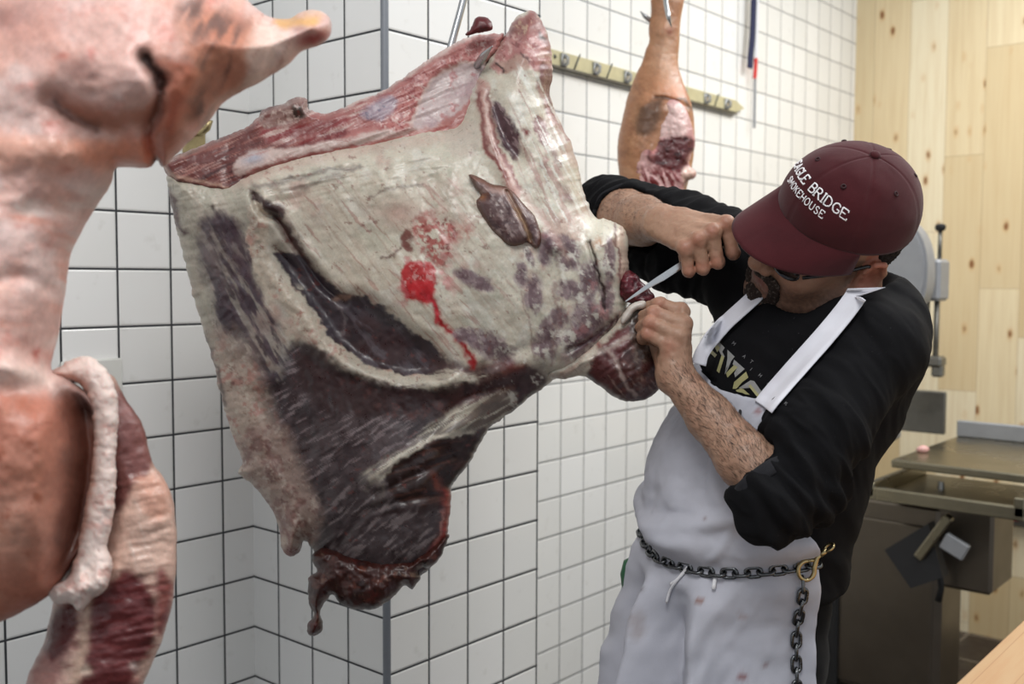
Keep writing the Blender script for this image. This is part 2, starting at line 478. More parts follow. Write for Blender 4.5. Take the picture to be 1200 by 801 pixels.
# ------------------------------------------------------------------ meat: a closed, thick mesh grown from an outline
def relief(name, outline, D0, W, front, back, color, m, parent=None, step=2.0, jag=1.5, jscale=9.0, tilt=(0, 0), center=(0, 0), seed=1.0, smooth_outline=True, tone=.64):
    """front/back: functions (u,v,d_metres)->thickness in metres; W rounding width; tilt: depth per pixel in u and v about center"""
    poly = spline(outline, 8, True) if smooth_outline else np.asarray(outline, float)
    # even steps, then a ragged edge
    e = np.linalg.norm(np.roll(poly, -1, 0) - poly, axis=1); s = np.concatenate([[0], np.cumsum(e)]); tot = s[-1]
    n = max(24, int(tot / (step * 1.2))); q = np.linspace(0, tot, n, endpoint=False); pc = np.vstack([poly, poly[:1]])
    poly = np.stack([np.interp(q, s, pc[:, 0]), np.interp(q, s, pc[:, 1])], 1)
    if jag:
        tg = np.roll(poly, -1, 0) - np.roll(poly, 1, 0); tg /= np.linalg.norm(tg, axis=1)[:, None] + 1e-9
        poly = poly + np.stack([-tg[:, 1], tg[:, 0]], 1) * (fbm2(poly[:, 0], poly[:, 1], jscale, seed, 4, .6) * jag)[:, None]
    lo = poly.min(0) - step; hi = poly.max(0) + step
    us = np.arange(lo[0], hi[0] + step, step); vs = np.arange(lo[1], hi[1] + step, step)
    U, V, d, nu, nv, ins = outline_dist(us, vs, poly)
    cell = ins[:-1, :-1] | ins[1:, :-1] | ins[:-1, 1:] | ins[1:, 1:]
    near = np.zeros_like(ins); near[:-1, :-1] |= cell; near[1:, :-1] |= cell; near[:-1, 1:] |= cell; near[1:, 1:] |= cell
    out = near & ~ins
    snap = out | (ins & (d < step * .3))
    U = np.where(snap, nu, U); V = np.where(snap, nv, V); d = np.where(snap, 0, d)
    dm = d * D0 / FPX
    fi = -np.ones(ins.shape, int); k = near; fi[k] = np.arange(k.sum())
    u, v, dd = U[k], V[k], dm[k]; sn = snap[k]
    x = np.clip(dd / W, 0, 1); prof = np.sqrt(np.clip(1 - (1 - x) ** 2, 0, 1))
    base = D0 + tilt[0] * (u - center[0]) + tilt[1] * (v - center[1])
    hf = front(u, v, dd, prof); hb = back(u, v, dd, prof)
    fade = np.where(sn, 0, 1.0)
    pf = np.stack([(u - 600) / FPX, (400.5 - v) / FPX, np.ones_like(u)], 1)
    Pf = pf * (base - hf * fade)[:, None]; Pb = pf * (base + hb * fade)[:, None]
    nb = -np.ones(len(u), int); nonb = ~sn; nb[nonb] = len(u) + np.arange(nonb.sum()); nb[sn] = np.where(sn)[0]
    a, b, c, e2 = fi[:-1, :-1][cell], fi[1:, :-1][cell], fi[1:, 1:][cell], fi[:-1, 1:][cell]
    Ff = np.stack([a, e2, c, b], 1); Fb = np.stack([nb[a], nb[b], nb[c], nb[e2]], 1)
    # drop faces whose four corners all lie on the rim, split the rest as they are
    keep = ~(sn[a] & sn[b] & sn[c] & sn[e2])
    F = np.vstack([Ff[keep], Fb[keep]])
    VV = np.vstack([Pf, Pb[nonb]])
    cf = np.clip(color(u, v, dd), 0, 1) ** 1.14 * tone; cc = np.vstack([cf, cf[nonb]])
    o = mesh(name, C2W(VV), F, m, parent, True, cc)
    bm_fix(o)
    return o
class Paint:
    def __init__(s, u, v, base, warp=5.0, wsc=16.0, seed=1.0):
        s.u, s.v = u, v; s.c = np.tile(lin(base), (len(u), 1)); s.seed = seed
        s.wu = u + fbm2(u, v, wsc, seed + 1, 5, .62) * warp; s.wv = v + fbm2(u, v, wsc, seed + 2, 5, .62) * warp
    def blend(s, mask, col):
        s.c = s.c + (lin(col) - s.c) * np.clip(mask, 0, 1)[:, None]; return s
    def poly(s, pts, col, soft=5.0, k=1.0, mod=None):
        m = sstep(soft, -soft, sdpoly(s.wu, s.wv, pts)) * k
        if mod is not None: m = m * mod
        return s.blend(m, col)
    def line(s, pts, col, w=3.0, k=1.0, mod=None, taper=False):
        d, t = dline(s.wu, s.wv, pts)
        ww = w * (np.sin(np.clip(t, 0, 1) * PI) * .8 + .3 if taper else 1)
        m = np.exp(-(d / ww) ** 2) * k
        if mod is not None: m = m * mod
        return s.blend(m, col)
    def spot(s, x, y, rx, ry, col, k=1.0, ang=0, mod=None):
        c, q = math.cos(ang), math.sin(ang); a = s.wu - x; b = s.wv - y
        m = np.exp(-(((a * c + b * q) / rx) ** 2 + ((-a * q + b * c) / ry) ** 2)) * k
        if mod is not None: m = m * mod
        return s.blend(m, col)
    def noise(s, col, sc, lo, hi, k=1.0, seed=0.0, mod=None):
        m = sstep(lo, hi, fbm2(s.u, s.v, sc, s.seed + seed, 5, .6)) * k
        if mod is not None: m = m * mod
        return s.blend(m, col)
    def streaks(s, col, ang, ls, ws, lo, hi, k=1.0, seed=0.0, mod=None):
        m = sstep(lo, hi, streak(s.u + .3 * (s.wu - s.u), s.v + .3 * (s.wv - s.v), ang, ls, ws, s.seed + seed, 4)) * k
        if mod is not None: m = m * mod
        return s.blend(m, col)
    def mask(s, pts, soft=6.0): return sstep(soft, -soft, sdpoly(s.wu, s.wv, pts))
def g2(u, v, x, y, rx, ry, ang=0):
    c, s = math.cos(ang), math.sin(ang); a = u - x; b = v - y
    return np.exp(-((a * c + b * s) / rx) ** 2 - ((-a * s + b * c) / ry) ** 2)


mPork = meat_mat('raw_pork_skin', .42, 120, .18, .18, .16)
DB = 1.55
beef = empty('hanging_beef_forequarter', atw(585, 10, DB))
tag(beef, 'large raw beef forequarter of cream fat and dark muscle, being cut by the man', 'meat')

B_OUT = [(196, 204), (200, 235), (210, 280), (222, 330), (238, 385), (248, 420), (258, 460), (272, 508), (284, 538), (281, 554), (300, 572), (318, 596), (327, 620), (330, 640), (337, 650), (350, 648), (357, 634),
         (372, 650), (400, 672), (440, 684), (480, 680), (506, 664), (520, 638), (527, 604), (530, 568), (548, 545), (562, 520), (576, 500), (600, 482), (626, 462), (648, 446), (672, 438), (700, 418), (722, 392), (735, 366), (733, 340),
         (737, 318), (736, 290), (734, 272), (727, 263), (712, 258), (696, 253), (690, 240), (683, 226), (681, 210), (676, 190), (668, 166), (656, 142), (646, 112), (647, 84), (644, 50), (634, 24), (622, 13), (606, 20), (592, 40), (574, 66), (554, 96), (543, 124), (536, 141),
         (522, 146), (478, 152), (428, 162), (378, 170), (328, 182), (292, 197), (266, 208), (240, 206), (212, 203)]
CAV = [(325, 294), (345, 300), (372, 318), (398, 340), (425, 347), (455, 365), (480, 385), (505, 402), (520, 425), (512, 440), (480, 446), (450, 441), (428, 432), (400, 412), (380, 388), (358, 350), (338, 325)]
LOWER = [(300, 470), (330, 440), (345, 400), (380, 425), (430, 445), (500, 452), (560, 446), (600, 440), (640, 440), (600, 490), (570, 512), (545, 550), (530, 590), (524, 640), (480, 690), (400, 690), (355, 640), (345, 580), (320, 540)]
RIDGE = [(300, 245), (303, 285), (318, 325), (345, 362), (375, 398), (405, 424), (440, 441), (490, 450), (545, 446)]
CREASE = [(297, 228), (305, 248), (325, 258), (342, 285), (358, 305), (380, 335), (402, 352)]
def beef_front(u, v, d, prof):
    R = .042 + .085 * g2(u, v, 585, 300, 170, 170) + .05 * g2(u, v, 460, 560, 130, 130) + .03 * g2(u, v, 640, 90, 80, 110) + .025 * g2(u, v, 330, 220, 150, 60)
    # rounded less at the sawn top
    h = R * prof
    inn = sstep(0, .02, d)
    f = -.026 * sstep(14, -16, sdpoly(u, v, CAV))
    dr, t = dline(u, v, RIDGE); f += .012 * gau(dr / 11) * (.6 + .8 * fbm2(u, v, 30, 4))
    dc, t = dline(u, v, CREASE); f += -.010 * gau(dc / 5) + .005 * gau((dc - 10) / 8)
    lw = sstep(10, -10, sdpoly(u, v, LOWER)); f += -.010 * lw
    left = sstep(90, 10, u - (196 + (v - 200) * .30))
    f += left * (.004 * fbm2(u, v, 18, 6) + .0014 * fbm2(u, v, 8, 7))
    top = gau((v - 190 + (u - 380) * .15) / 34) * sstep(545, 500, u)
    f += top * .004 * streak(u, v, -.22, 60, 7, 2)
    f += .0006 * streak(u, v, .95, 90, 9, 3) * sstep(200, 260, v) * sstep(480, 420, v)
    f += .0055 * fbm2(u, v, 50, 8) + .0007 * fbm2(u, v, 14, 9) + .0002 * fbm2(u, v, 4, 10)
    right = sstep(600, 650, u)
    f += right * .0018 * streak(u, v, 1.25, 70, 12, 5)
    for ln, w, a in [([(722, 262), (724, 300), (729, 345)], 3.5, -.009), ([(690, 285), (700, 320), (708, 362)], 2.5, -.006), ([(664, 412), (690, 398), (722, 372)], 3, -.008), ([(648, 300), (655, 350), (650, 420)], 6, -.005),
                     ([(432, 562), (470, 535), (520, 510), (560, 490)], 7, .007), ([(440, 580), (480, 560), (530, 535)], 5, -.006), ([(565, 105), (572, 150), (585, 190), (610, 240), (650, 290)], 8, .009),
                     ([(575, 115), (590, 160), (608, 186)], 9, -.012), ([(640, 110), (640, 150), (660, 180)], 5, -.006), ([(612, 20), (600, 60), (590, 85)], 6, -.006), ([(560, 440), (590, 420), (640, 400)], 9, -.006),
                     ([(500, 300), (540, 330), (560, 380), (590, 430)], 12, -.004), ([(395, 640), (430, 600), (480, 585), (520, 580)], 5, -.006), ([(500, 520), (540, 470), (600, 450)], 6, -.005)]:
        dd, t = dline(u, v, ln); f += a * gau(dd / w)
    f += .014 * g2(u, v, 490, 330, 45, 40) * .5
    f += .012 * g2(u, v, 712, 300, 26, 36)
    f += .016 * g2(u, v, 343, 630, 16, 26) * inn
    return np.maximum(h + f * inn, .0005)
def beef_back(u, v, d, prof):
    return (.03 + .08 * g2(u, v, 560, 320, 170, 210) + .03 * g2(u, v, 460, 560, 130, 130)) * prof + .002
def beef_col(u, v, d):
    p = Paint(u, v, (236, 229, 212), 7, 20, 2)
    p.noise((222, 208, 190), 36, .0, .6, .55, 1).noise((244, 240, 228), 20, .1, .6, .8, 2)
    p.noise((222, 186, 174), 50, .15, .6, .6, 3); p.noise((206, 206, 188), 60, .15, .6, .5, 33)
    # long fibres running down to the right
    fm = sstep(195, 225, v) * sstep(440, 400, v) * sstep(640, 560, u)
    p.streaks((214, 196, 180), .95, 50, 3.5, .2, .7, .5, 4, fm); p.streaks((244, 239, 227), .95, 40, 3, .25, .7, .6, 41, fm); p.streaks((196, 150, 140), .85, 46, 4.5, .42, .7, .55, 42, fm)
    # flank side: greenish grey fat with purple showing through
    p.poly([(196, 205), (286, 218), (298, 260), (304, 330), (290, 420), (286, 470), (262, 460), (225, 340)], (208, 204, 188), 9, .75)
    p.streaks((232, 222, 208), 1.2, 40, 6, .1, .6, .6, 43, p.mask([(200, 210), (280, 220), (290, 300), (280, 450), (240, 400)], 8))
    pm = p.mask([(232, 262), (266, 252), (290, 286), (300, 326), (318, 372), (352, 420), (378, 456), (340, 500), (304, 500), (276, 440), (256, 392), (240, 330)], 7)
    p.blend(pm * (.5 + .5 * sstep(-.25, .25, streak(u, v, 1.05, 30, 7, 11))), (112, 98, 106)); p.blend(pm * sstep(.0, .4, streak(u, v, 1.05, 24, 5, 12)) * .8, (84, 70, 80))
    p.poly([(266, 258), (282, 262), (296, 290), (300, 322), (284, 322), (270, 300)], (112, 90, 102), 7, .8, .5 + .5 * sstep(-.3, .2, streak(u, v, 1.1, 16, 4, 71))); p.spot(248, 300, 12, 34, (164, 152, 150), .7, -.25); p.spot(222, 270, 8, 40, (198, 192, 176), .6, -.2); p.spot(250, 246, 3, 3, (70, 52, 56), .8)
    # membrane wedge between dark creases
    p.poly([(302, 236), (322, 250), (340, 285), (362, 322), (378, 338), (340, 326), (318, 300), (306, 270)], (222, 216, 202), 3, .9)
    p.poly([(294, 222), (306, 226), (326, 240), (336, 252), (330, 262), (312, 248), (300, 244)], (92, 66, 70), 3.5, .9).line([(318, 242), (338, 270), (356, 303), (378, 333), (402, 354)], (64, 38, 40), 4.2, .97).line([(300, 234), (303, 262), (305, 288)], (78, 52, 56), 4, .92).line([(330, 262), (350, 296), (376, 330)], (110, 66, 64), 7, .55)
    p.line([(300, 216), (330, 214), (370, 204), (420, 196)], (130, 118, 116), 3.5, .6).line([(330, 224), (370, 214), (400, 208)], (150, 138, 132), 3, .55).line([(430, 232), (460, 222), (490, 215)], (150, 136, 128), 2, .6)
    # dark window of muscle
    p.poly(CAV, (86, 76, 84), 2.2, 1.0); p.poly([(395, 398), (430, 372), (492, 402), (508, 435), (440, 437)], (82, 56, 58), 12, .75)
    cm = p.mask(CAV, 3)
    p.noise((60, 50, 58), 18, .0, .5, .8, 7, cm); p.streaks((128, 120, 128), .8, 34, 6, .25, .7, .55, 6, cm); p.noise((142, 136, 144), 26, .35, .7, .5, 61, cm); p.line([(400, 356), (402, 375), (398, 392)], (150, 140, 142), 2, .6, cm)
    p.line([(398, 350), (410, 346)], (206, 170, 150), 3.5, .8).spot(352, 332, 4, 3, (222, 214, 200), .95)
    # thick fat ridge
    rd = dline(p.wu, p.wv, RIDGE)[0]
    p.blend(sstep(12.5, 9, rd) * .97, (234, 222, 204)); p.noise((224, 178, 166), 14, .05, .5, .75, 8, sstep(13, 8, rd)); p.noise((190, 116, 104), 10, .4, .7, .7, 81, sstep(13, 8, rd)); p.noise((248, 242, 228), 8, .2, .6, .8, 82, sstep(13, 8, rd))
    # lower flank and plate: purple grey with pale fibres
    lm = p.mask(LOWER, 7)
    p.blend(lm * .97, (104, 90, 94)); p.noise((78, 64, 68), 26, -.1, .4, .8, 10, lm); p.streaks((168, 154, 156), -.55, 22, 3.2, .12, .5, .85, 9, lm * sstep(540, 450, u)); p.streaks((66, 52, 54), -.55, 26, 3.5, .2, .6, .7, 91, lm)
    p.poly([(350, 408), (372, 404), (405, 432), (450, 450), (530, 455), (596, 444), (570, 468), (500, 482), (430, 488), (380, 478), (350, 450)], (74, 50, 52), 6, .92)
    p.noise((116, 72, 68), 14, .0, .5, .75, 31, p.mask([(400, 446), (520, 456), (590, 448), (520, 486), (422, 486)], 6))
    p.poly([(508, 418), (540, 428), (590, 424), (640, 436), (606, 480), (572, 502), (540, 490), (516, 456)], (98, 66, 66), 8, .9); p.noise((140, 96, 92), 16, .1, .6, .7, 32, p.mask([(508, 418), (600, 424), (640, 438), (570, 500), (516, 460)], 7)); p.noise((62, 36, 38), 14, .1, .6, .7, 34, p.mask([(508, 418), (600, 424), (640, 438), (570, 500), (516, 460)], 7)); p.spot(600, 430, 16, 8, (160, 60, 56), .5)
    p.line([(405, 428), (450, 443), (500, 450), (548, 443), (558, 442)], (238, 230, 214), 4.2, .97); p.streaks((236, 228, 210), -.1, 26, 3, .0, .4, .7, 35, p.mask([(450, 438), (560, 436), (556, 448), (480, 456)], 3))
    # fan of white fascia
    fan = p.mask([(424, 562), (448, 540), (486, 512), (528, 482), (575, 466), (606, 462), (590, 488), (552, 506), (506, 518), (474, 540), (448, 558), (432, 578)], 5)
    p.blend(fan * (.35 + .6 * sstep(-.1, .3, streak(u, v, -.55, 40, 4, 36))), (214, 206, 190)); p.streaks((242, 236, 220), -.5, 40, 2.6, .1, .45, .9, 12, fan); p.line([(436, 566), (470, 540), (505, 516), (550, 506)], (236, 228, 212), 3.2, .95); p.line([(440, 560), (446, 578), (436, 592)], (206, 196, 184), 3, .7); p.line([(470, 542), (482, 560)], (222, 212, 196), 3, .8)
    p.poly([(450, 556), (476, 536), (510, 519), (556, 509), (545, 545), (528, 585), (500, 602), (474, 592), (455, 574)], (62, 40, 38), 3, .97)
    sm = p.mask([(450, 556), (510, 519), (556, 509), (528, 585), (474, 592)], 3)
    p.streaks((108, 74, 66), -.25, 30, 3, .2, .55, .75, 13, sm); p.noise((146, 132, 136), 14, .15, .5, .75, 37, p.mask([(466, 552), (500, 545), (524, 560), (505, 586), (482, 580)], 5)); p.spot(512, 566, 5, 12, (172, 92, 72), .7, -.4)
    bm = p.mask([(366, 590), (420, 556), (470, 592), (522, 600), (522, 640), (480, 678), (420, 678), (376, 650)], 8)
    p.blend(bm * .85, (92, 80, 82)); p.streaks((158, 146, 146), -.7, 20, 3.2, .12, .5, .85, 14, bm); p.noise((60, 46, 48), 18, .1, .5, .7, 38, bm); p.line([(400, 640), (440, 606), (500, 590)], (66, 46, 46), 3, .6)
    p.line([(524, 578), (526, 606), (516, 640), (502, 656)], (190, 84, 78), 6, .9); p.line([(520, 600), (512, 640)], (216, 160, 148), 2, .6)
    # knobbly edge of the flank
    edge = sstep(52, 18, u - (200 + (v - 204) * .29)) * sstep(370, 440, v) * sstep(660, 640, v)
    p.blend(edge * .95, (228, 208, 192)); p.noise((214, 156, 144), 13, .05, .4, .75, 15, edge); p.noise((244, 234, 218), 9, .15, .5, .85, 16, edge); p.noise((160, 112, 104), 7, .4, .7, .6, 39, edge)
    em = p.mask([(280, 515), (330, 500), (352, 540), (374, 610), (360, 640), (330, 628), (300, 575)], 10)
    p.blend(em * .85, (206, 182, 170)); p.noise((164, 124, 116), 16, .05, .4, .75, 17, em); p.noise((232, 216, 202), 9, .2, .6, .8, 18, em); p.noise((134, 84, 78), 9, .42, .7, .7, 19, em)
    p.spot(345, 647, 15, 6, (150, 62, 54), .9); p.line([(333, 622), (338, 645)], (140, 60, 54), 2.5, .7)
    p.line([(199, 222), (206, 258), (215, 272)], (88, 36, 38), 4.5, .95)
    p.line([(240, 392), (252, 430), (264, 475)], (96, 66, 62), 3.5, .75)
    # blood
    p.poly([(470, 322), (474, 312), (484, 306), (500, 306), (511, 316), (511, 334), (500, 350), (486, 354), (473, 346)], (206, 34, 46), 2.5, .95)
    bl = p.mask([(474, 314), (500, 308), (509, 320), (506, 338), (486, 344), (474, 334)], 3)
    p.noise((236, 176, 172), 8, .12, .35, .9, 20, bl); p.noise((150, 14, 26), 9, .2, .5, .8, 22, bl); p.poly([(480, 336), (500, 330), (509, 340), (504, 356), (494, 352)], (222, 40, 54), 3, .9)
    p.line([(497, 344), (507, 352), (513, 370), (524, 386), (541, 404), (556, 428)], (184, 18, 30), 3.8, .98); p.line([(500, 346), (509, 358), (514, 374)], (226, 60, 76), 2, .8); p.noise((222, 130, 134), 18, .1, .6, .6, 23, p.mask([(460, 300), (520, 296), (524, 350), (470, 362)], 10) * (1 - bl))
    # bruises
    brm = p.mask([(484, 262), (500, 250), (528, 256), (534, 280), (520, 312), (500, 300), (488, 284)], 6); p.blend(brm * sstep(-.15, .25, fbm2(u, v, 8, 21)) * .85, (196, 96, 92)); p.blend(brm * sstep(.15, .45, fbm2(u, v, 6, 24)) * .8, (150, 50, 50)); p.blend(brm * sstep(.2, .5, fbm2(u, v, 7, 25)) * .7, (232, 190, 182))
    p.poly([(476, 268), (482, 270), (484, 292), (474, 290)], (132, 66, 58), 2.5, .9); p.spot(546, 272, 10, 10, (204, 116, 108), .65, .4, sstep(-.2, .3, fbm2(u, v, 6, 26))); p.spot(468, 250, 26, 16, (222, 172, 162), .5); p.line([(446, 304), (462, 300), (472, 290)], (130, 100, 92), 1.4, .8)
    # purple patches on the shoulder, sharp and mottled
    for x, y, a, b, r in [(660, 290, 22, 14, .5), (640, 292, 10, 22, .1), (664, 308, 16, 9, .3), (690, 330, 14, 26, .1), (668, 340, 18, 12, .3), (690, 375, 24, 28, .2), (680, 398, 26, 20, -.5), (714, 306, 7, 34, 0), (712, 350, 10, 20, 0), (560, 330, 24, 10, .4), (545, 322, 14, 8, .3), (625, 345, 12, 24, 0), (575, 405, 34, 16, .45), (545, 392, 16, 10, .3), (640, 398, 16, 26, .3), (655, 372, 12, 12, 0), (610, 320, 8, 18, 0), (620, 300, 14, 5, 1.2)]:
        mm = np.exp(-(((u - x) * math.cos(r) + (v - y) * math.sin(r)) / a) ** 2 - ((-(u - x) * math.sin(r) + (v - y) * math.cos(r)) / b) ** 2)
        p.blend(sstep(.25, .55, mm * (1 + .7 * fbm2(u, v, 9, x * .13, 5, .65))) * .65, (184, 166, 168)); p.blend(sstep(.35, .75, mm * (1 + 1.1 * streak(u, v, 1.25, 12, 4, y * .17, 4))) * .62, (148, 122, 130)); p.blend(sstep(.6, .9, mm * (1 + .9 * fbm2(u, v, 5, y * .21, 5, .65))) * .6, (114, 84, 94))
    p.spot(702, 284, 6, 9, (206, 152, 116), .8, .3); p.noise((206, 150, 150), 22, .25, .6, .6, 27, sstep(600, 630, u) * sstep(440, 420, v)); p.noise((250, 246, 234), 10, .25, .6, .8, 28, sstep(560, 600, u))
    p.line([(690, 283), (701, 322), (709, 364)], (58, 32, 34), 1.8, .95).line([(664, 412), (692, 398), (726, 372)], (86, 26, 40), 4.2, .97, None, True).line([(650, 330), (653, 380), (645, 430)], (160, 128, 126), 2, .6).line([(612, 340), (622, 380), (626, 420)], (176, 150, 142), 1.6, .6)
    p.poly([(723, 268), (734, 274), (735, 335), (727, 345), (723, 310)], (238, 214, 196), 3, .95); p.poly([(690, 252), (727, 261), (720, 278), (690, 276)], (244, 238, 220), 5, .95)
    p.line([(722, 264), (724, 300), (729, 345)], (140, 100, 98), 1.8, .85); p.spot(730, 330, 6, 14, (226, 166, 158), .5)
    # upper shoulder: pink sawn end, muscle windows, fat strands
    top = [(588, 44), (600, 24), (622, 10), (636, 24), (646, 44), (647, 70), (638, 84), (612, 78), (592, 86), (576, 78)]
    tm = p.mask(top, 3); p.blend(tm * .97, (206, 146, 142)); p.noise((236, 204, 194), 6, .05, .4, .85, 22, tm); p.noise((160, 78, 78), 7, .2, .5, .8, 23, tm); p.poly([(594, 38), (606, 20), (626, 14), (640, 34), (610, 44)], (150, 88, 78), 5, .7); p.noise((226, 196, 170), 5, .2, .5, .8, 29, p.mask([(594, 38), (606, 20), (626, 14), (640, 34), (610, 44)], 4))
    p.poly([(580, 76), (600, 66), (618, 70), (614, 84), (596, 86)], (204, 172, 158), 2.5, .9).line([(580, 74), (592, 84)], (62, 28, 28), 1.8, .95).line([(612, 64), (620, 72)], (90, 44, 44), 2, .8).spot(637, 45, 7, 3.5, (92, 88, 90), .95, .75)
    mw = p.mask([(576, 122), (590, 128), (606, 158), (608, 188), (594, 176), (580, 150)], 2.5); p.blend(mw * .97, (102, 70, 80)); p.streaks((186, 162, 164), .95, 14, 2.4, .15, .5, .8, 24, mw); p.noise((72, 44, 52), 8, .1, .5, .6, 30, mw)
    p.poly([(632, 74), (646, 84), (647, 132), (640, 128), (630, 98)], (146, 92, 94), 2.5, .92); p.streaks((206, 176, 170), 1.3, 20, 2.6, .15, .5, .7, 44, p.mask([(630, 74), (647, 84), (647, 132), (630, 100)], 3)); p.poly([(627, 133), (639, 138), (641, 168), (632, 168), (625, 152)], (136, 70, 74), 2.5, .9); p.streaks((200, 160, 156), 1.2, 14, 2.2, .2, .5, .7, 45, p.mask([(627, 133), (641, 168), (625, 152)], 3))
    p.line([(646, 122), (650, 140), (660, 149), (668, 157)], (160, 26, 30), 3.2, .97); p.poly([(640, 84), (647, 88), (650, 130), (645, 126)], (120, 58, 56), 2, .8)
    p.spot(642, 194, 10, 5, (146, 80, 82), .9, .7, sstep(-.3, .1, fbm2(u, v, 6, 46))); p.spot(664, 230, 6, 12, (146, 100, 100), .85, -.6); p.spot(614, 156, 3.4, 5, (140, 24, 28), .95); p.spot(652, 180, 5, 16, (160, 124, 126), .7, -.4); p.spot(634, 210, 5, 8, (156, 100, 100), .6, -.5)
    p.streaks((206, 174, 164), 1.15, 46, 3.2, .15, .5, .75, 25, p.mask([(600, 86), (640, 100), (682, 210), (692, 250), (640, 262), (610, 190)], 8)); p.streaks((250, 248, 238), 1.1, 40, 3, .2, .5, .85, 47, p.mask([(600, 86), (640, 100), (682, 210), (692, 250), (640, 262), (610, 190)], 8))
    # tissue strap
    p.poly([(556, 100), (568, 96), (573, 130), (582, 165), (600, 198), (612, 226), (604, 232), (590, 215), (572, 180), (561, 150)], (212, 168, 158), 3, .95)
    p.line([(558, 112), (564, 150), (578, 186), (592, 210)], (150, 76, 72), 3, .85).line([(571, 112), (577, 150), (592, 188), (612, 224)], (150, 84, 82), 2.4, .8).line([(566, 104), (570, 146), (584, 184), (602, 216)], (236, 212, 202), 2.4, .85)
    p.line([(612, 226), (640, 262), (664, 300)], (216, 180, 170), 5, .6)
    # lip of the fat along the sawn bone
    lip = gau((v - np.interp(u, [193, 268, 330, 430, 545], [203, 219, 196, 174, 158])) / 7) * sstep(556, 548, u) * sstep(262, 280, u)
    p.blend(lip * .45, (226, 196, 184)); p.noise((188, 130, 118), 9, .3, .6, .6, 48, lip); p.poly([(520, 152), (550, 142), (562, 160), (556, 184), (530, 176)], (226, 214, 200), 4, .85)
    p.noise((146, 84, 78), 7, .52, .72, .5, 49, sstep(280, 330, u))
    return p.c
relief('body', B_OUT, DB, .055, beef_front, beef_back, beef_col, mMeat, beef, 1.35, 2.0, 9, (0, 0), (500, 350), 1.0)

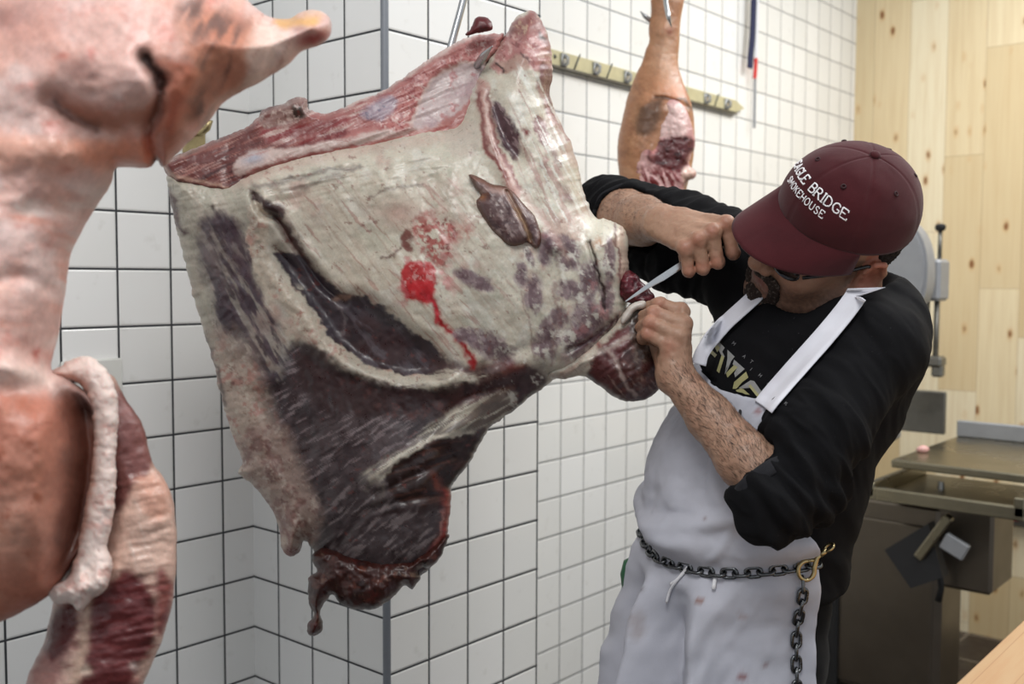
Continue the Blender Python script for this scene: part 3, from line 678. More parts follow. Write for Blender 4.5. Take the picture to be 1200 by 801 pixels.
# sawn backbone along the top
K_OUT = [(191, 192), (205, 182), (232, 172), (262, 160), (290, 148), (302, 138), (306, 130), (330, 122), (345, 114), (360, 116), (362, 128), (385, 132), (420, 118), (452, 104), (490, 78), (520, 58), (552, 42), (580, 40), (590, 40), (588, 56), (572, 78), (566, 98), (561, 124), (553, 146), (538, 160), (500, 170), (440, 182), (380, 192), (330, 204), (295, 218), (268, 228), (230, 222), (204, 214)]
def bone_col(u, v, d):
    p = Paint(u, v, (206, 146, 140), 4, 12, 5)
    t = sstep(300, 400, u)
    lf = sstep(420, 330, u + .3 * fbm2(u, v, 30, 50) * 60)
    p.blend(lf * .95, (128, 70, 66)); p.streaks((176, 118, 108), -.42, 40, 3, .12, .45, .85, 1, lf); p.streaks((84, 38, 40), -.42, 34, 3, .15, .5, .85, 2, lf); p.streaks((206, 160, 148), -.42, 30, 2, .4, .65, .7, 60, lf)
    mid = p.mask([(300, 140), (340, 128), (420, 116), (480, 85), (500, 100), (470, 140), (400, 158), (320, 168)], 6)
    p.blend(mid * .6, (196, 128, 124)); p.streaks((162, 60, 64), -.4, 26, 4, .1, .45, .85, 3, mid); p.streaks((234, 206, 198), -.4, 34, 3, .15, .5, .85, 4, mid)
    p.poly([(352, 166), (372, 158), (400, 150), (410, 154), (384, 166), (360, 174)], (128, 24, 36), 3, .85, .4 + .6 * sstep(-.2, .2, fbm2(u, v, 6, 61))); p.poly([(330, 158), (352, 148), (392, 142), (388, 150), (350, 160)], (140, 38, 44), 3, .7)
    strip = p.mask([(274, 200), (280, 186), (296, 176), (330, 174), (370, 168), (420, 158), (470, 148), (500, 144), (520, 150), (470, 160), (400, 174), (330, 190), (292, 204)], 2.5)
    p.blend(strip * .97, (232, 210, 202)); p.spot(296, 186, 12, 7, (196, 200, 216), .8, -.4, strip); p.streaks((206, 158, 152), -.25, 40, 3, .2, .5, .7, 62, strip); p.line([(290, 204), (330, 190), (400, 175), (470, 162)], (160, 80, 74), 2.4, .75)
    p.poly([(440, 134), (470, 106), (510, 76), (548, 50), (572, 46), (562, 72), (520, 80), (498, 108), (484, 144), (462, 152)], (212, 142, 136), 4, .95)
    mar = p.mask([(430, 136), (470, 104), (550, 50), (572, 48), (560, 74), (520, 80), (496, 110), (482, 146), (456, 152)], 4)
    p.noise((166, 70, 72), 3.6, .08, .35, .8, 6, mar); p.noise((240, 208, 200), 4.4, .2, .5, .85, 7, mar)
    cart = [(482, 146), (488, 128), (500, 104), (520, 84), (546, 74), (568, 74), (560, 96), (548, 118), (532, 134), (512, 146), (496, 152)]
    p.poly(cart, (228, 208, 206), 2, .98); cm = p.mask(cart, 2); p.noise((206, 176, 180), 18, .0, .5, .7, 5, cm); p.line([(500, 120), (520, 100), (546, 88)], (242, 228, 224), 5, .6); p.line(cart[:6], (246, 222, 212), 1.8, .8); p.noise((206, 120, 120), 12, .4, .7, .6, 63, cm)
    p.line([(400, 126), (425, 116), (452, 103), (490, 79), (525, 55), (556, 41)], (240, 214, 206), 3.2, .95)
    p.poly([(492, 152), (520, 148), (548, 134), (560, 120), (562, 140), (552, 158), (520, 166), (480, 168), (430, 178), (380, 186), (380, 180), (440, 166)], (206, 140, 130), 3, .9); p.streaks((178, 84, 80), -.3, 26, 3, .15, .5, .7, 64, p.mask([(492, 152), (562, 130), (552, 158), (430, 178)], 4))
    p.poly([(422, 134), (440, 118), (458, 112), (464, 122), (446, 140)], (186, 176, 190), 4, .8); p.noise((120, 112, 138), 5, .2, .5, .7, 65, p.mask([(422, 134), (458, 112), (464, 122), (446, 140)], 3))
    kn = p.mask([(302, 138), (330, 121), (345, 113), (360, 115), (364, 130), (340, 144), (312, 150)], 3)
    p.blend(kn * .95, (170, 136, 128)); p.poly([(344, 124), (352, 122), (356, 138), (346, 140)], (62, 54, 46), 3, .9); p.noise((222, 198, 188), 7, .1, .4, .85, 8, kn); p.noise((132, 70, 64), 7, .25, .5, .8, 66, kn)
    p.line([(193, 197), (205, 207), (236, 212), (268, 219)], (214, 178, 160), 2.4, .85); p.line([(192, 194), (204, 184), (232, 173)], (160, 116, 96), 3, .7)
    return p.c
def bone_front(u, v, d, prof):
    lipv = np.interp(u, [190, 268, 330, 430, 545, 600], [205, 216, 190, 170, 152, 90])
    h = .026 + .016 * sstep(-70, 10, v - lipv) + .006 * sstep(520, 590, u)
    h = h * np.minimum(1, prof * 1.15)
    inn = sstep(0, .008, d)
    f = .0018 * fbm2(u, v, 22, 31) + .0016 * streak(u, v, -.4, 50, 5, 32) + .0004 * fbm2(u, v, 4, 33)
    f += .006 * sstep(6, -6, sdpoly(u, v, [(276, 188), (350, 170), (450, 150), (480, 152), (380, 178), (288, 202)]))
    f += -.006 * sstep(6, -6, sdpoly(u, v, [(484, 140), (498, 110), (520, 82), (565, 74), (556, 100), (520, 146)])) + .012 * g2(u, v, 345, 126, 18, 10)
    return np.maximum(h + f * inn, .0005)
relief('backbone', K_OUT, DB + .0, .018, bone_front, lambda u, v, d, p: .05 * p + .002, bone_col, mMeat, beef, 1.3, 1.8, 7, (0, 0), (500, 350), 3.0)
# loose flap of muscle on the fat
FL = [(549, 205), (559, 206), (576, 215), (597, 220), (612, 236), (628, 255), (635, 274), (633, 287), (628, 291), (618, 284), (609, 288), (597, 288), (586, 280), (571, 263), (561, 246), (558, 236), (563, 228), (555, 217)]
FG = [(594, 224), (606, 246), (616, 266), (622, 284)]
def flap_col(u, v, d):
    p = Paint(u, v, (128, 102, 102), 3, 10, 7)
    p.streaks((192, 172, 168), .95, 18, 5, .0, .45, .85, 1).noise((90, 60, 64), 11, .15, .5, .85, 2).noise((206, 190, 184), 7, .35, .6, .7, 3)
    p.line(FG, (206, 170, 136), 2.6, .85).line([(552, 206), (576, 217), (598, 226)], (170, 128, 110), 4, .75).line([(566, 222), (590, 226), (604, 240)], (196, 168, 160), 3, .7)
    p.blend(sstep(.0062, .001, d) * .9, (116, 70, 54)); p.spot(566, 231, 6, 4, (166, 104, 56), .95)
    return p.c
relief('skirt_flap', FL, 1.430, .022, lambda u, v, d, p: .020 * p + (.002 * fbm2(u, v, 16, 41) - .008 * gau(dline(u, v, FG)[0] / 3)) * sstep(0, .006, d), lambda u, v, d, p: .02 * p, flap_col, mMeat, beef, 1.1, .8, 10, (-.00004, -.00004), (595, 245), 4.0)
# shank held by the man
SH = [(640, 440), (652, 424), (688, 400), (718, 378), (738, 356), (752, 350), (762, 362), (768, 380), (775, 405), (777, 432), (772, 455), (757, 467), (737, 470), (716, 463), (700, 450), (682, 441), (660, 444)]
def shank_col(u, v, d):
    p = Paint(u, v, (104, 64, 62), 4, 12, 9)
    p.noise((72, 44, 44), 16, .0, .5, .8, 1).noise((150, 104, 98), 12, .25, .6, .7, 2)
    p.poly([(640, 447), (652, 424), (688, 400), (720, 376), (742, 350), (757, 352), (746, 370), (726, 388), (708, 402), (694, 424), (684, 446), (664, 450)], (236, 226, 210), 3.5, .98); p.streaks((206, 178, 164), -.65, 30, 2.6, .2, .5, .7, 3, p.mask([(640, 447), (688, 400), (742, 350), (757, 352), (708, 402), (684, 446)], 4))
    p.poly([(708, 402), (724, 392), (738, 382), (738, 402), (728, 420), (714, 420)], (132, 78, 80), 3, .9); p.poly([(692, 424), (706, 414), (722, 436), (716, 458), (698, 446)], (116, 66, 66), 3, .9); p.spot(702, 404, 4, 5, (150, 60, 64), .8)
    p.line([(712, 408), (724, 426), (732, 446), (744, 464)], (206, 186, 178), 2.4, .85).line([(700, 412), (720, 404), (742, 392)], (214, 198, 188), 3, .8).line([(744, 374), (750, 400), (746, 430)], (84, 64, 60), 6, .75)
    p.poly([(744, 360), (764, 362), (772, 400), (758, 424), (742, 404)], (92, 74, 66), 5, .8); p.noise((170, 152, 140), 12, .3, .6, .6, 4, sstep(735, 750, u)); p.streaks((188, 160, 150), .9, 26, 3, .35, .6, .6, 5, sstep(425, 440, v)); p.noise((150, 70, 64), 10, .35, .6, .7, 6, sstep(440, 450, v))
    return p.c
relief('shank', SH, 1.52, .035, lambda u, v, d, p: (.035 + .02 * g2(u, v, 740, 420, 40, 40)) * p + (.004 * fbm2(u, v, 16, 51) + .002 * streak(u, v, -.6, 20, 4, 52)) * sstep(0, .008, d), lambda u, v, d, p: .05 * p, shank_col, mMeat, beef, 1.7, 1.4, 8, (.0001, 0), (700, 420), 5.0)
CM = [(724, 326), (733, 317), (744, 320), (752, 330), (760, 338), (767, 346), (766, 358), (752, 362), (740, 356), (730, 352), (723, 342)]
def cut_col(u, v, d):
    p = Paint(u, v, (122, 44, 58), 4, 9, 11)
    p.noise((82, 22, 34), 9, .0, .5, .8, 1).noise((176, 96, 104), 7, .3, .6, .8, 2)
    return p.c
relief('cut_muscle', CM, 1.52, .02, lambda u, v, d, p: .022 * p + .006 * fbm2(u, v, 10, 61) * sstep(0, .005, d), lambda u, v, d, p: .02 * p, cut_col, mMeat, beef, 1.3, 1.6, 7, (0, 0), (0, 0), 6.0)
relief('cut_fat_lip', [(728, 372), (738, 358), (750, 352), (757, 354), (755, 361), (745, 364), (737, 374), (729, 380)], 1.485, .008, lambda u, v, d, p: .007 * p, lambda u, v, d, p: .01 * p, lambda u, v, d: Paint(u, v, (236, 228, 218), 3, 8, 12).c, mMeat, beef, 1.2, .6, 6, (0, 0), (0, 0), 6.5)
# ragged dark end at the bottom
NE = [(366, 652), (380, 640), (420, 650), (470, 655), (505, 640), (526, 625), (520, 645), (508, 662), (492, 668), (492, 680), (484, 690), (475, 686), (462, 698), (442, 712), (420, 714), (400, 708), (390, 697), (384, 702), (376, 715), (378, 728), (376, 738), (368, 744), (361, 742), (362, 730), (368, 718), (362, 706), (360, 690), (363, 676), (370, 668)]
def neck_col(u, v, d):
    p = Paint(u, v, (104, 56, 48), 5, 12, 13)
    p.noise((64, 32, 30), 16, .0, .5, .8, 1).noise((158, 92, 72), 12, .25, .65, .8, 2).noise((128, 42, 38), 18, .2, .6, .7, 3).noise((176, 148, 130), 8, .45, .7, .6, 4)
    return p.c
relief('neck_end', NE, 1.53, .028, lambda u, v, d, p: .05 * p + (.009 * fbm2(u, v, 20, 71) + .003 * fbm2(u, v, 7, 72)) * sstep(0, .01, d), lambda u, v, d, p: .05 * p, neck_col, mMeat, beef, 1.6, 2.6, 9, (0, 0), (0, 0), 7.0, True, .40)
relief('trim_scrap', [(545, 40), (552, 33), (557, 22), (565, 19), (575, 24), (577, 34), (568, 38), (556, 40), (549, 42)], 1.50, .01, lambda u, v, d, p: .012 * p, lambda u, v, d, p: .012 * p, lambda u, v, d: Paint(u, v, (118, 30, 34), 3, 8, 14).noise((80, 16, 20), 7, 0, .5, .8, 1).c, mMeat, beef, 1.2, 1.2, 6, (0, 0), (0, 0), 8.0)

# ------------------------------------------------------------------ the pig in the left foreground
DP = 1.02
pig = empty('hanging_pig_carcass', atw(20, -100, DP))
tag(pig, 'pale pink skinned pig carcass with one trotter hanging in the left foreground', 'meat')
P_OUT = [(-230, -180), (0, -190), (180, -150), (256, -40), (292, 2), (318, 20), (338, 22), (352, 14), (366, 11), (382, 16), (388, 28), (386, 42), (374, 53), (354, 60), (339, 75), (318, 88), (298, 100), (268, 116), (246, 140), (226, 162), (204, 184), (190, 196), (184, 186), (176, 196), (150, 196), (135, 198), (130, 216), (112, 244), (95, 272), (83, 298), (76, 345), (68, 395), (60, 432), (78, 442), (106, 466), (120, 510), (117, 570), (102, 628), (66, 688), (24, 718), (-10, 732), (-80, 770), (-230, 800)]
def pig_front(u, v, d, prof):
    R = .05 + .075 * g2(u, v, 120, 60, 190, 130) + .06 * g2(u, v, -40, 320, 150, 200) + .05 * g2(u, v, 10, 560, 95, 150)
    h = R * prof; inn = sstep(0, .012, d); f = 0
    for ln, w, a in [([(60, 115), (100, 140), (150, 150), (185, 130)], 12, -.010), ([(170, 70), (178, 82), (188, 96)], 9, -.016), ([(188, 95), (184, 130), (172, 160), (180, 192)], 7, -.014), ([(225, 90), (208, 120), (200, 150)], 14, .010), ([(0, 175), (70, 180), (130, 190)], 22, .010), ([(65, 120), (95, 145), (140, 160)], 20, -.010),
                     ([(20, 250), (60, 240), (100, 250)], 14, -.006), ([(0, 430), (40, 436), (62, 432)], 14, .012), ([(0, 455), (40, 460), (80, 470)], 16, -.006), ([(0, 330), (30, 325), (70, 345)], 9, -.004), ([(230, 10), (240, 50), (262, 90)], 16, -.005), ([(315, 25), (322, 55), (318, 82)], 9, -.006)]:
        dd, t = dline(u, v, ln); f = f + a * gau(dd / w)
    f = f + .007 * fbm2(u, v, 80, 81) + .0022 * fbm2(u, v, 34, 82) + .0004 * fbm2(u, v, 12, 83)
    f = f + .018 * g2(u, v, 150, 95, 55, 40) * .6 - .05 * sstep(40, 112, u) * sstep(440, 490, v)
    return np.maximum(h + f * inn, .0005)
def pig_col(u, v, d):
    p = Paint(u, v, (224, 186, 176), 10, 34, 21)
    p.noise((232, 184, 168), 70, .0, .6, .7, 1).noise((234, 210, 204), 54, .0, .6, .75, 2).noise((204, 122, 108), 46, .2, .8, .6, 3)
    p.spot(30, 30, 60, 40, (204, 150, 142), .4); p.spot(8, 18, 20, 16, (120, 70, 66), .5)
    # foreleg: tan and grey hide patches
    p.poly([(215, 20), (262, 10), (310, 40), (300, 92), (255, 120), (225, 150), (205, 150), (200, 110), (222, 80)], (200, 138, 112), 18, .9)
    p.streaks((112, 86, 80), -1.1, 60, 16, -.05, .4, .85, 4, p.mask([(215, 5), (270, 15), (300, 70), (255, 118), (215, 170), (205, 120), (225, 70)], 14))
    p.poly([(300, 30), (335, 40), (342, 64), (312, 90), (290, 96), (290, 60)], (238, 212, 200), 10, .85); p.streaks((196, 140, 124), 2.0, 30, 5, .2, .7, .6, 5, sstep(285, 300, u))
    p.poly([(318, 22), (350, 14), (372, 12), (376, 22), (350, 30), (326, 32)], (222, 176, 116), 5, .9); p.spot(368, 44, 20, 9, (166, 54, 50), .9, -.3); p.spot(352, 34, 12, 5, (150, 100, 84), .5)
    # armpit fold, slit, brown shading of the cut hide
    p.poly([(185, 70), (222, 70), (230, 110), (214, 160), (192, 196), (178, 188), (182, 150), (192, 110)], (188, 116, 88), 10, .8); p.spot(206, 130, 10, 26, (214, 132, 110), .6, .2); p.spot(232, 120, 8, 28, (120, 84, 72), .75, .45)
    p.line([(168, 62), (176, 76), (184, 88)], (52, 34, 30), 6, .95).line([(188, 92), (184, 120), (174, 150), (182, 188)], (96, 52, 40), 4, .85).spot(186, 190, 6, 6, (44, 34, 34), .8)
    p.poly([(70, 112), (110, 126), (160, 128), (184, 118), (172, 144), (130, 150), (92, 140)], (186, 128, 104), 8, .8).spot(95, 82, 28, 14, (150, 112, 104), .8, .25).spot(70, 66, 8, 6, (190, 110, 92), .7).spot(105, 64, 7, 6, (206, 130, 120), .7).line([(64, 118), (84, 134), (110, 146)], (104, 68, 58), 5, .7)
    p.poly([(90, 165), (140, 160), (178, 165), (176, 192), (140, 194), (95, 190)], (232, 158, 128), 12, .8); p.spot(172, 170, 8, 20, (226, 118, 86), .6)
    p.poly([(-40, 160), (80, 165), (90, 190), (60, 200), (-40, 195)], (234, 176, 152), 14, .6)
    p.streaks((238, 222, 214), .15, 70, 26, .0, .6, .8, 6, sstep(200, 230, v) * sstep(420, 390, v)); p.streaks((226, 164, 146), .3, 60, 18, .15, .7, .6, 7, sstep(210, 240, v) * sstep(430, 400, v))
    p.spot(42, 412, 3, 3, (196, 80, 66), .8); p.spot(8, 474, 5, 8, (206, 110, 94), .7); p.spot(20, 440, 60, 14, (246, 228, 218), .7)
    # belly inside: orange brown hide, then painted shade down its right edge
    p.poly([(-230, 462), (40, 458), (84, 462), (110, 500), (110, 600), (60, 720), (-230, 800)], (188, 122, 100), 14, .94); p.spot(10, 620, 40, 50, (214, 170, 152), .8); p.spot(30, 540, 30, 40, (200, 146, 126), .6); p.noise((214, 158, 136), 46, .1, .7, .7, 8, sstep(455, 480, v)); p.noise((160, 92, 66), 34, .1, .6, .7, 9, sstep(460, 500, v)); p.line([(0, 512), (30, 505), (60, 492)], (140, 78, 58), 2, .5)
    p.poly([(66, 446), (104, 462), (128, 520), (120, 600), (84, 690), (62, 640), (70, 560), (72, 500)], (86, 46, 34), 16, .85)  # shade of the hollow beside the rind, painted into the hide colour
    return p.c
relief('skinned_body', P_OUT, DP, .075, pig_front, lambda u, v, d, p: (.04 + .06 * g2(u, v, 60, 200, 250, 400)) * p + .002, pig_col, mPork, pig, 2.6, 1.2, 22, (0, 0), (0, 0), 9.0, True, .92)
# meat of the belly side behind, and the thick white rind along the cut
MT = [(96, 470), (110, 440), (132, 440), (148, 468), (168, 500), (178, 540), (192, 560), (204, 590), (207, 640), (203, 700), (190, 750), (172, 790), (150, 840), (100, 880), (20, 860), (30, 800), (52, 750), (64, 700), (80, 660), (104, 640), (120, 600), (110, 540)]
def belly_col(u, v, d):
    p = Paint(u, v, (232, 198, 182), 5, 18, 23)
    p.poly([(120, 445), (148, 460), (172, 500), (178, 545), (160, 566), (146, 590), (132, 600), (128, 540)], (140, 88, 84), 6, .97); p.noise((170, 120, 116), 14, .1, .6, .6, 1, sstep(570, 550, v))
    p.poly([(100, 700), (122, 690), (150, 668), (180, 700), (184, 740), (160, 790), (120, 860), (70, 860), (96, 780)], (112, 44, 48), 7, .97); p.streaks((146, 74, 74), -.15, 30, 4, .1, .6, .6, 2, sstep(660, 690, v))
    p.poly([(184, 670), (200, 680), (198, 730), (186, 740)], (146, 74, 72), 5, .85); p.poly([(30, 800), (56, 745), (72, 710), (86, 720), (76, 780), (50, 860)], (176, 130, 124), 8, .9); p.poly([(60, 720), (84, 706), (92, 730), (70, 770), (56, 770)], (104, 44, 48), 5, .9)
    p.line([(104, 700), (98, 750), (82, 820)], (222, 190, 170), 5, .9); p.streaks((240, 218, 206), 1.2, 50, 5, .1, .6, .7, 3, sstep(560, 590, v) * sstep(680, 650, v)); p.poly([(160, 560), (190, 562), (200, 590), (190, 610), (170, 600)], (230, 170, 146), 8, .6)
    p.spot(158, 780, 6, 4, (236, 214, 206), .9); p.spot(100, 785, 7, 6, (236, 214, 196), .9)
    return p.c
relief('belly_meat', MT, 1.06, .05, lambda u, v, d, p: .035 * p + (.004 * fbm2(u, v, 30, 91) + .0015 * streak(u, v, -.2, 30, 5, 92)) * sstep(0, .01, d), lambda u, v, d, p: .05 * p, belly_col, meat_mat('pork_belly_meat', .36, 180, .25, .12, .2), pig, 2.2, 1.2, 14, (0, 0), (0, 0), 10.0, True, .74)
RI = [(60, 438), (72, 428), (92, 418), (110, 420), (126, 434), (137, 460), (139, 490), (136, 530), (136, 570), (132, 610), (126, 640), (132, 662), (124, 690), (108, 702), (94, 716), (84, 708), (66, 706), (54, 694), (60, 684), (78, 676), (86, 656), (94, 620), (102, 580), (108, 540), (110, 500), (104, 468), (92, 450), (76, 446)]
def rind_col(u, v, d):
    p = Paint(u, v, (240, 222, 214), 3, 10, 25); p.noise((222, 180, 170), 14, .1, .6, .7, 1).noise((200, 150, 140), 5, .4, .7, .5, 2)
    p.line([(62, 440), (92, 446), (106, 480), (108, 540), (98, 610), (82, 670)], (214, 158, 138), 5, .8)
    return p.c
relief('cut_rind', RI, 1.015, .014, lambda u, v, d, p: (.016 + .012 * g2(u, v, 96, 690, 36, 24)) * p + (.0016 * fbm2(u, v, 10, 95) + .006 * fbm2(u, v, 14, 96) * sstep(650, 680, v)) * sstep(0, .005, d), lambda u, v, d, p: .03 * p, rind_col, meat_mat('pork_fat', .5, 200, .3, .25, .08), pig, 1.8, 1.8, 8, (0, 0), (0, 0), 11.0, True, .85)

# ------------------------------------------------------------------ pork leg on the far wall
DL = 2.45
leg = empty('hanging_pork_leg', atw(785, 0, DL))
tag(leg, 'tan skinned pork leg with a raw cut end hanging before the far tiled wall', 'meat')
L_OUT = [(766, -10), (800, -10), (798, 20), (796, 50), (795, 76), (800, 95), (808, 115), (813, 135), (814, 165), (812, 190), (806, 215), (798, 235), (770, 240), (745, 240), (730, 225), (724, 190), (724, 165), (728, 145), (735, 115), (744, 90), (752, 74), (757, 58), (761, 48), (760, 34), (763, 16)]
def leg_col(u, v, d):
    p = Paint(u, v, (182, 134, 100), 4, 12, 31)
    p.noise((204, 160, 126), 16, .0, .6, .7, 1).noise((144, 98, 70), 14, .15, .6, .6, 2); p.spot(780, 60, 14, 40, (222, 184, 156), .6); p.spot(790, 110, 20, 14, (212, 140, 98), .6)
    p.line([(768, 114), (785, 116), (800, 118), (812, 128)], (92, 62, 46), 2.4, .85); p.poly([(752, 125), (776, 114), (778, 128), (768, 150), (752, 160), (745, 150)], (108, 78, 58), 6, .9)
    p.line([(736, 120), (728, 160), (728, 210)], (174, 124, 92), 6, .5).spot(785, 36, 5, 5, (150, 90, 70), .8)
    return p.c
def leg_h(u, v, d, p): return .012 + .075 * np.clip(d / .07, 0, 1) ** .5 * p
relief('skin', L_OUT, DL, .075, lambda u, v, d, p: (.028 + .045 * sstep(60, 130, v)) * p + (.003 * fbm2(u, v, 14, 101) - .006 * gau(dline(u, v, [(768, 114), (785, 116), (812, 128)])[0] / 2.5) + .006 * g2(u, v, 775, 36, 8, 10)) * sstep(0, .01, d), lambda u, v, d, p: (.03 + .045 * sstep(60, 130, v)) * p, leg_col, mPork, leg, 1.3, .5, 12, (0, 0), (0, 0), 12.0, True, .95)
LC = [(778, 118), (790, 116), (800, 122), (807, 136), (812, 150), (815, 168), (810, 182), (808, 194), (816, 200), (814, 208), (804, 214), (800, 226), (798, 236), (780, 240), (756, 238), (745, 222), (742, 198), (744, 182), (752, 170), (764, 166), (768, 150), (774, 134)]
def legcut_col(u, v, d):
    p = Paint(u, v, (206, 156, 154), 4, 9, 33)
    p.poly([(772, 128), (800, 122), (808, 150), (800, 160), (780, 160), (768, 162)], (236, 206, 200), 5, .9); p.poly([(760, 172), (776, 164), (800, 158), (813, 166), (806, 188), (796, 200), (776, 196), (762, 188)], (104, 44, 46), 2.5, .97); p.noise((58, 20, 24), 7, .1, .5, .8, 1, p.mask([(758, 170), (813, 160), (800, 200), (764, 190)], 3))
    p.poly([(744, 186), (756, 180), (766, 196), (790, 204), (796, 236), (760, 238), (745, 215)], (232, 192, 188), 4, .8); p.streaks((132, 40, 44), 1.1, 16, 4, .0, .3, .95, 2, sstep(190, 205, v)); p.spot(766, 176, 4, 7, (232, 170, 166), .9); p.poly([(800, 196), (816, 199), (812, 210), (800, 214)], (236, 204, 188), 3, .9)
    return p.c
relief('cut_face', LC, DL - .045, .03, lambda u, v, d, p: .032 * p + .007 * fbm2(u, v, 12, 111) * sstep(0, .01, d), lambda u, v, d, p: .05 * p, legcut_col, mMeat, leg, 1.2, 1.2, 8, (0, 0), (0, 0), 13.0, True, .85)
# ------------------------------------------------------------------ implicit shapes -> one continuous surface
class Sdf:
    def __init__(s): s.p = []
    def cone(s, a, b, ra, rb, k=.012):
        s.p.append(('c', np.asarray(a, float), np.asarray(b, float), ra, rb, k)); return s
    def chain(s, pts, rs, k=.012):
        for i in range(len(pts) - 1): s.cone(pts[i], pts[i + 1], rs[i], rs[i + 1], k)
        return s
    def ell(s, c, r, M=None, k=.02):
        s.p.append(('e', np.asarray(c, float), np.asarray(r, float), np.eye(3) if M is None else np.asarray(M, float), 0, k)); return s
    def cutc(s, a, b, ra, rb, k=.004):
        s.p.append(('-c', np.asarray(a, float), np.asarray(b, float), ra, rb, k)); return s
    def cute(s, c, r, M=None, k=.004):
        s.p.append(('-e', np.asarray(c, float), np.asarray(r, float), np.eye(3) if M is None else np.asarray(M, float), 0, k)); return s
    def half(s, pt, n, k=.004):
        """cut away everything on the side n of pt"""
        s.p.append(('-h', np.asarray(pt, float), np.asarray(n, float) / np.linalg.norm(n), 0, 0, k)); return s
    @staticmethod
    def one(q, P):
        t = q[0][-1]
        if t == 'c':
            a, b, ra, rb = q[1:5]; d = b - a; l2 = d @ d + 1e-12
            h = np.clip(((P - a) @ d) / l2, 0, 1)
            return np.linalg.norm(P - a - h[:, None] * d, axis=1) - (ra + (rb - ra) * h)
        if t == 'e':
            X = (P - q[1]) @ q[3].T; r = q[2]
            k0 = np.linalg.norm(X / r, axis=1); k1 = np.linalg.norm(X / (r * r), axis=1) + 1e-9
            return np.where(k0 < .2, -r.min() * (1 - k0), k0 * (k0 - 1) / k1)
        return -((P - q[1]) @ q[2])
    def __call__(s, P, prims=None):
        D = np.full(len(P), 1e3)
        for q in (s.p if prims is None else prims):
            d = s.one(q, P); k = q[5]
            if q[0][0] == '-':
                h = np.clip(k - np.abs(D + d), 0, None) / k; D = np.maximum(D, -d) + h * h * k / 4
            else:
                h = np.clip(k - np.abs(D - d), 0, None) / k; D = np.minimum(D, d) - h * h * k / 4
        return D
    def bounds(s):
        lo = np.full(3, 1e9); hi = -lo
        for q in s.p:
            if q[0] == 'c':
                for c, r in ((q[1], q[3]), (q[2], q[4])): lo = np.minimum(lo, c - r); hi = np.maximum(hi, c + r)
            elif q[0] == 'e':
                r = q[2].max(); lo = np.minimum(lo, q[1] - r); hi = np.maximum(hi, q[1] + r)
        return lo - .02, hi + .02
    def near(s, c, rad):
        out = []
        P = c[None]
        for q in s.p:
            if q[0] in ('-h',): out.append(q); continue
            if s.one(q, P)[0] < rad * (1.6 if q[0][-1] == 'e' else 1) + q[5] + .004: out.append(q)
        return out
def nets(S, h, B=22, extra=None):
    lo, hi = S.bounds(); N = np.ceil((hi - lo) / h).astype(int) + 2
    ids, vs, quads = [], [], []
    gid = lambda i, j, k: (i * N[1] + j) * N[2] + k
    ax = np.arange(B + 1)
    I, J, K = np.meshgrid(ax, ax, ax, indexing='ij')
    for bi in range(0, N[0], B):
        for bj in range(0, N[1], B):
            for bk in range(0, N[2], B):
                c = lo + h * (np.array([bi, bj, bk]) + B / 2)
                rad = h * B * .87 + h
                pr = S.near(c, rad)
                if not [q for q in pr if q[0][0] != '-']: continue
                dc = S(c[None], pr)[0]
                if dc > rad * 1.6 + .02 or dc < -rad * 1.9 - .02: continue
                P = np.stack([lo[0] + h * (bi + I), lo[1] + h * (bj + J), lo[2] + h * (bk + K)], -1).reshape(-1, 3)
                D = S(P, pr)
                if extra is not None: D = D + extra(P)
                D = D.reshape(B + 1, B + 1, B + 1); neg = D < 0
                if neg.all() or not neg.any(): continue
                cs = [neg[a:B + a, b:B + b, c2:B + c2] for a in (0, 1) for b in (0, 1) for c2 in (0, 1)]
                n = sum(x.astype(int) for x in cs); act = (n > 0) & (n < 8)
                ai, aj, ak = np.where(act)
                acc = np.zeros((len(ai), 3)); cnt = np.zeros(len(ai))
                def cor(a, b, c2): return D[ai + a, aj + b, ak + c2]
                for (a, b) in [((0, 0, 0), (1, 0, 0)), ((0, 1, 0), (1, 1, 0)), ((0, 0, 1), (1, 0, 1)), ((0, 1, 1), (1, 1, 1)), ((0, 0, 0), (0, 1, 0)), ((1, 0, 0), (1, 1, 0)), ((0, 0, 1), (0, 1, 1)), ((1, 0, 1), (1, 1, 1)), ((0, 0, 0), (0, 0, 1)), ((1, 0, 0), (1, 0, 1)), ((0, 1, 0), (0, 1, 1)), ((1, 1, 0), (1, 1, 1))]:
                    da, db = cor(*a), cor(*b); m = (da < 0) != (db < 0)
                    t = np.where(m, da / np.where(m, da - db, 1), 0)
                    pa = np.array(a, float); pb = np.array(b, float)
                    acc += m[:, None] * (pa + t[:, None] * (pb - pa)); cnt += m
                vs.append(lo + h * (np.stack([bi + ai, bj + aj, bk + ak], 1) + acc / cnt[:, None])); ids.append(gid(bi + ai, bj + aj, bk + ak))
                for axis in range(3):
                    d0 = neg[:B, :B, :B]; d1 = (neg[1:, :B, :B], neg[:B, 1:, :B], neg[:B, :B, 1:])[axis]
                    ei, ej, ek = np.where(d0 != d1); sg = d0[ei, ej, ek]
                    g = np.array([bi + ei, bj + ej, bk + ek]); o1, o2 = [(1, 2), (2, 0), (0, 1)][axis]
                    def cell(x, y):
                        q = g.copy(); q[o1] -= x; q[o2] -= y; return gid(q[0], q[1], q[2])
                    Q = np.stack([cell(1, 1), cell(0, 1), cell(0, 0), cell(1, 0)], 1)
                    Q[~sg] = Q[~sg][:, ::-1]; quads.append(Q)
    ids = np.concatenate(ids); vs = np.concatenate(vs); quads = np.concatenate(quads)
    o = np.argsort(ids); ids = ids[o]; vs = vs[o]
    ix = np.clip(np.searchsorted(ids, quads), 0, len(ids) - 1); ok = (ids[ix] == quads).all(1)
    return vs, ix[ok]
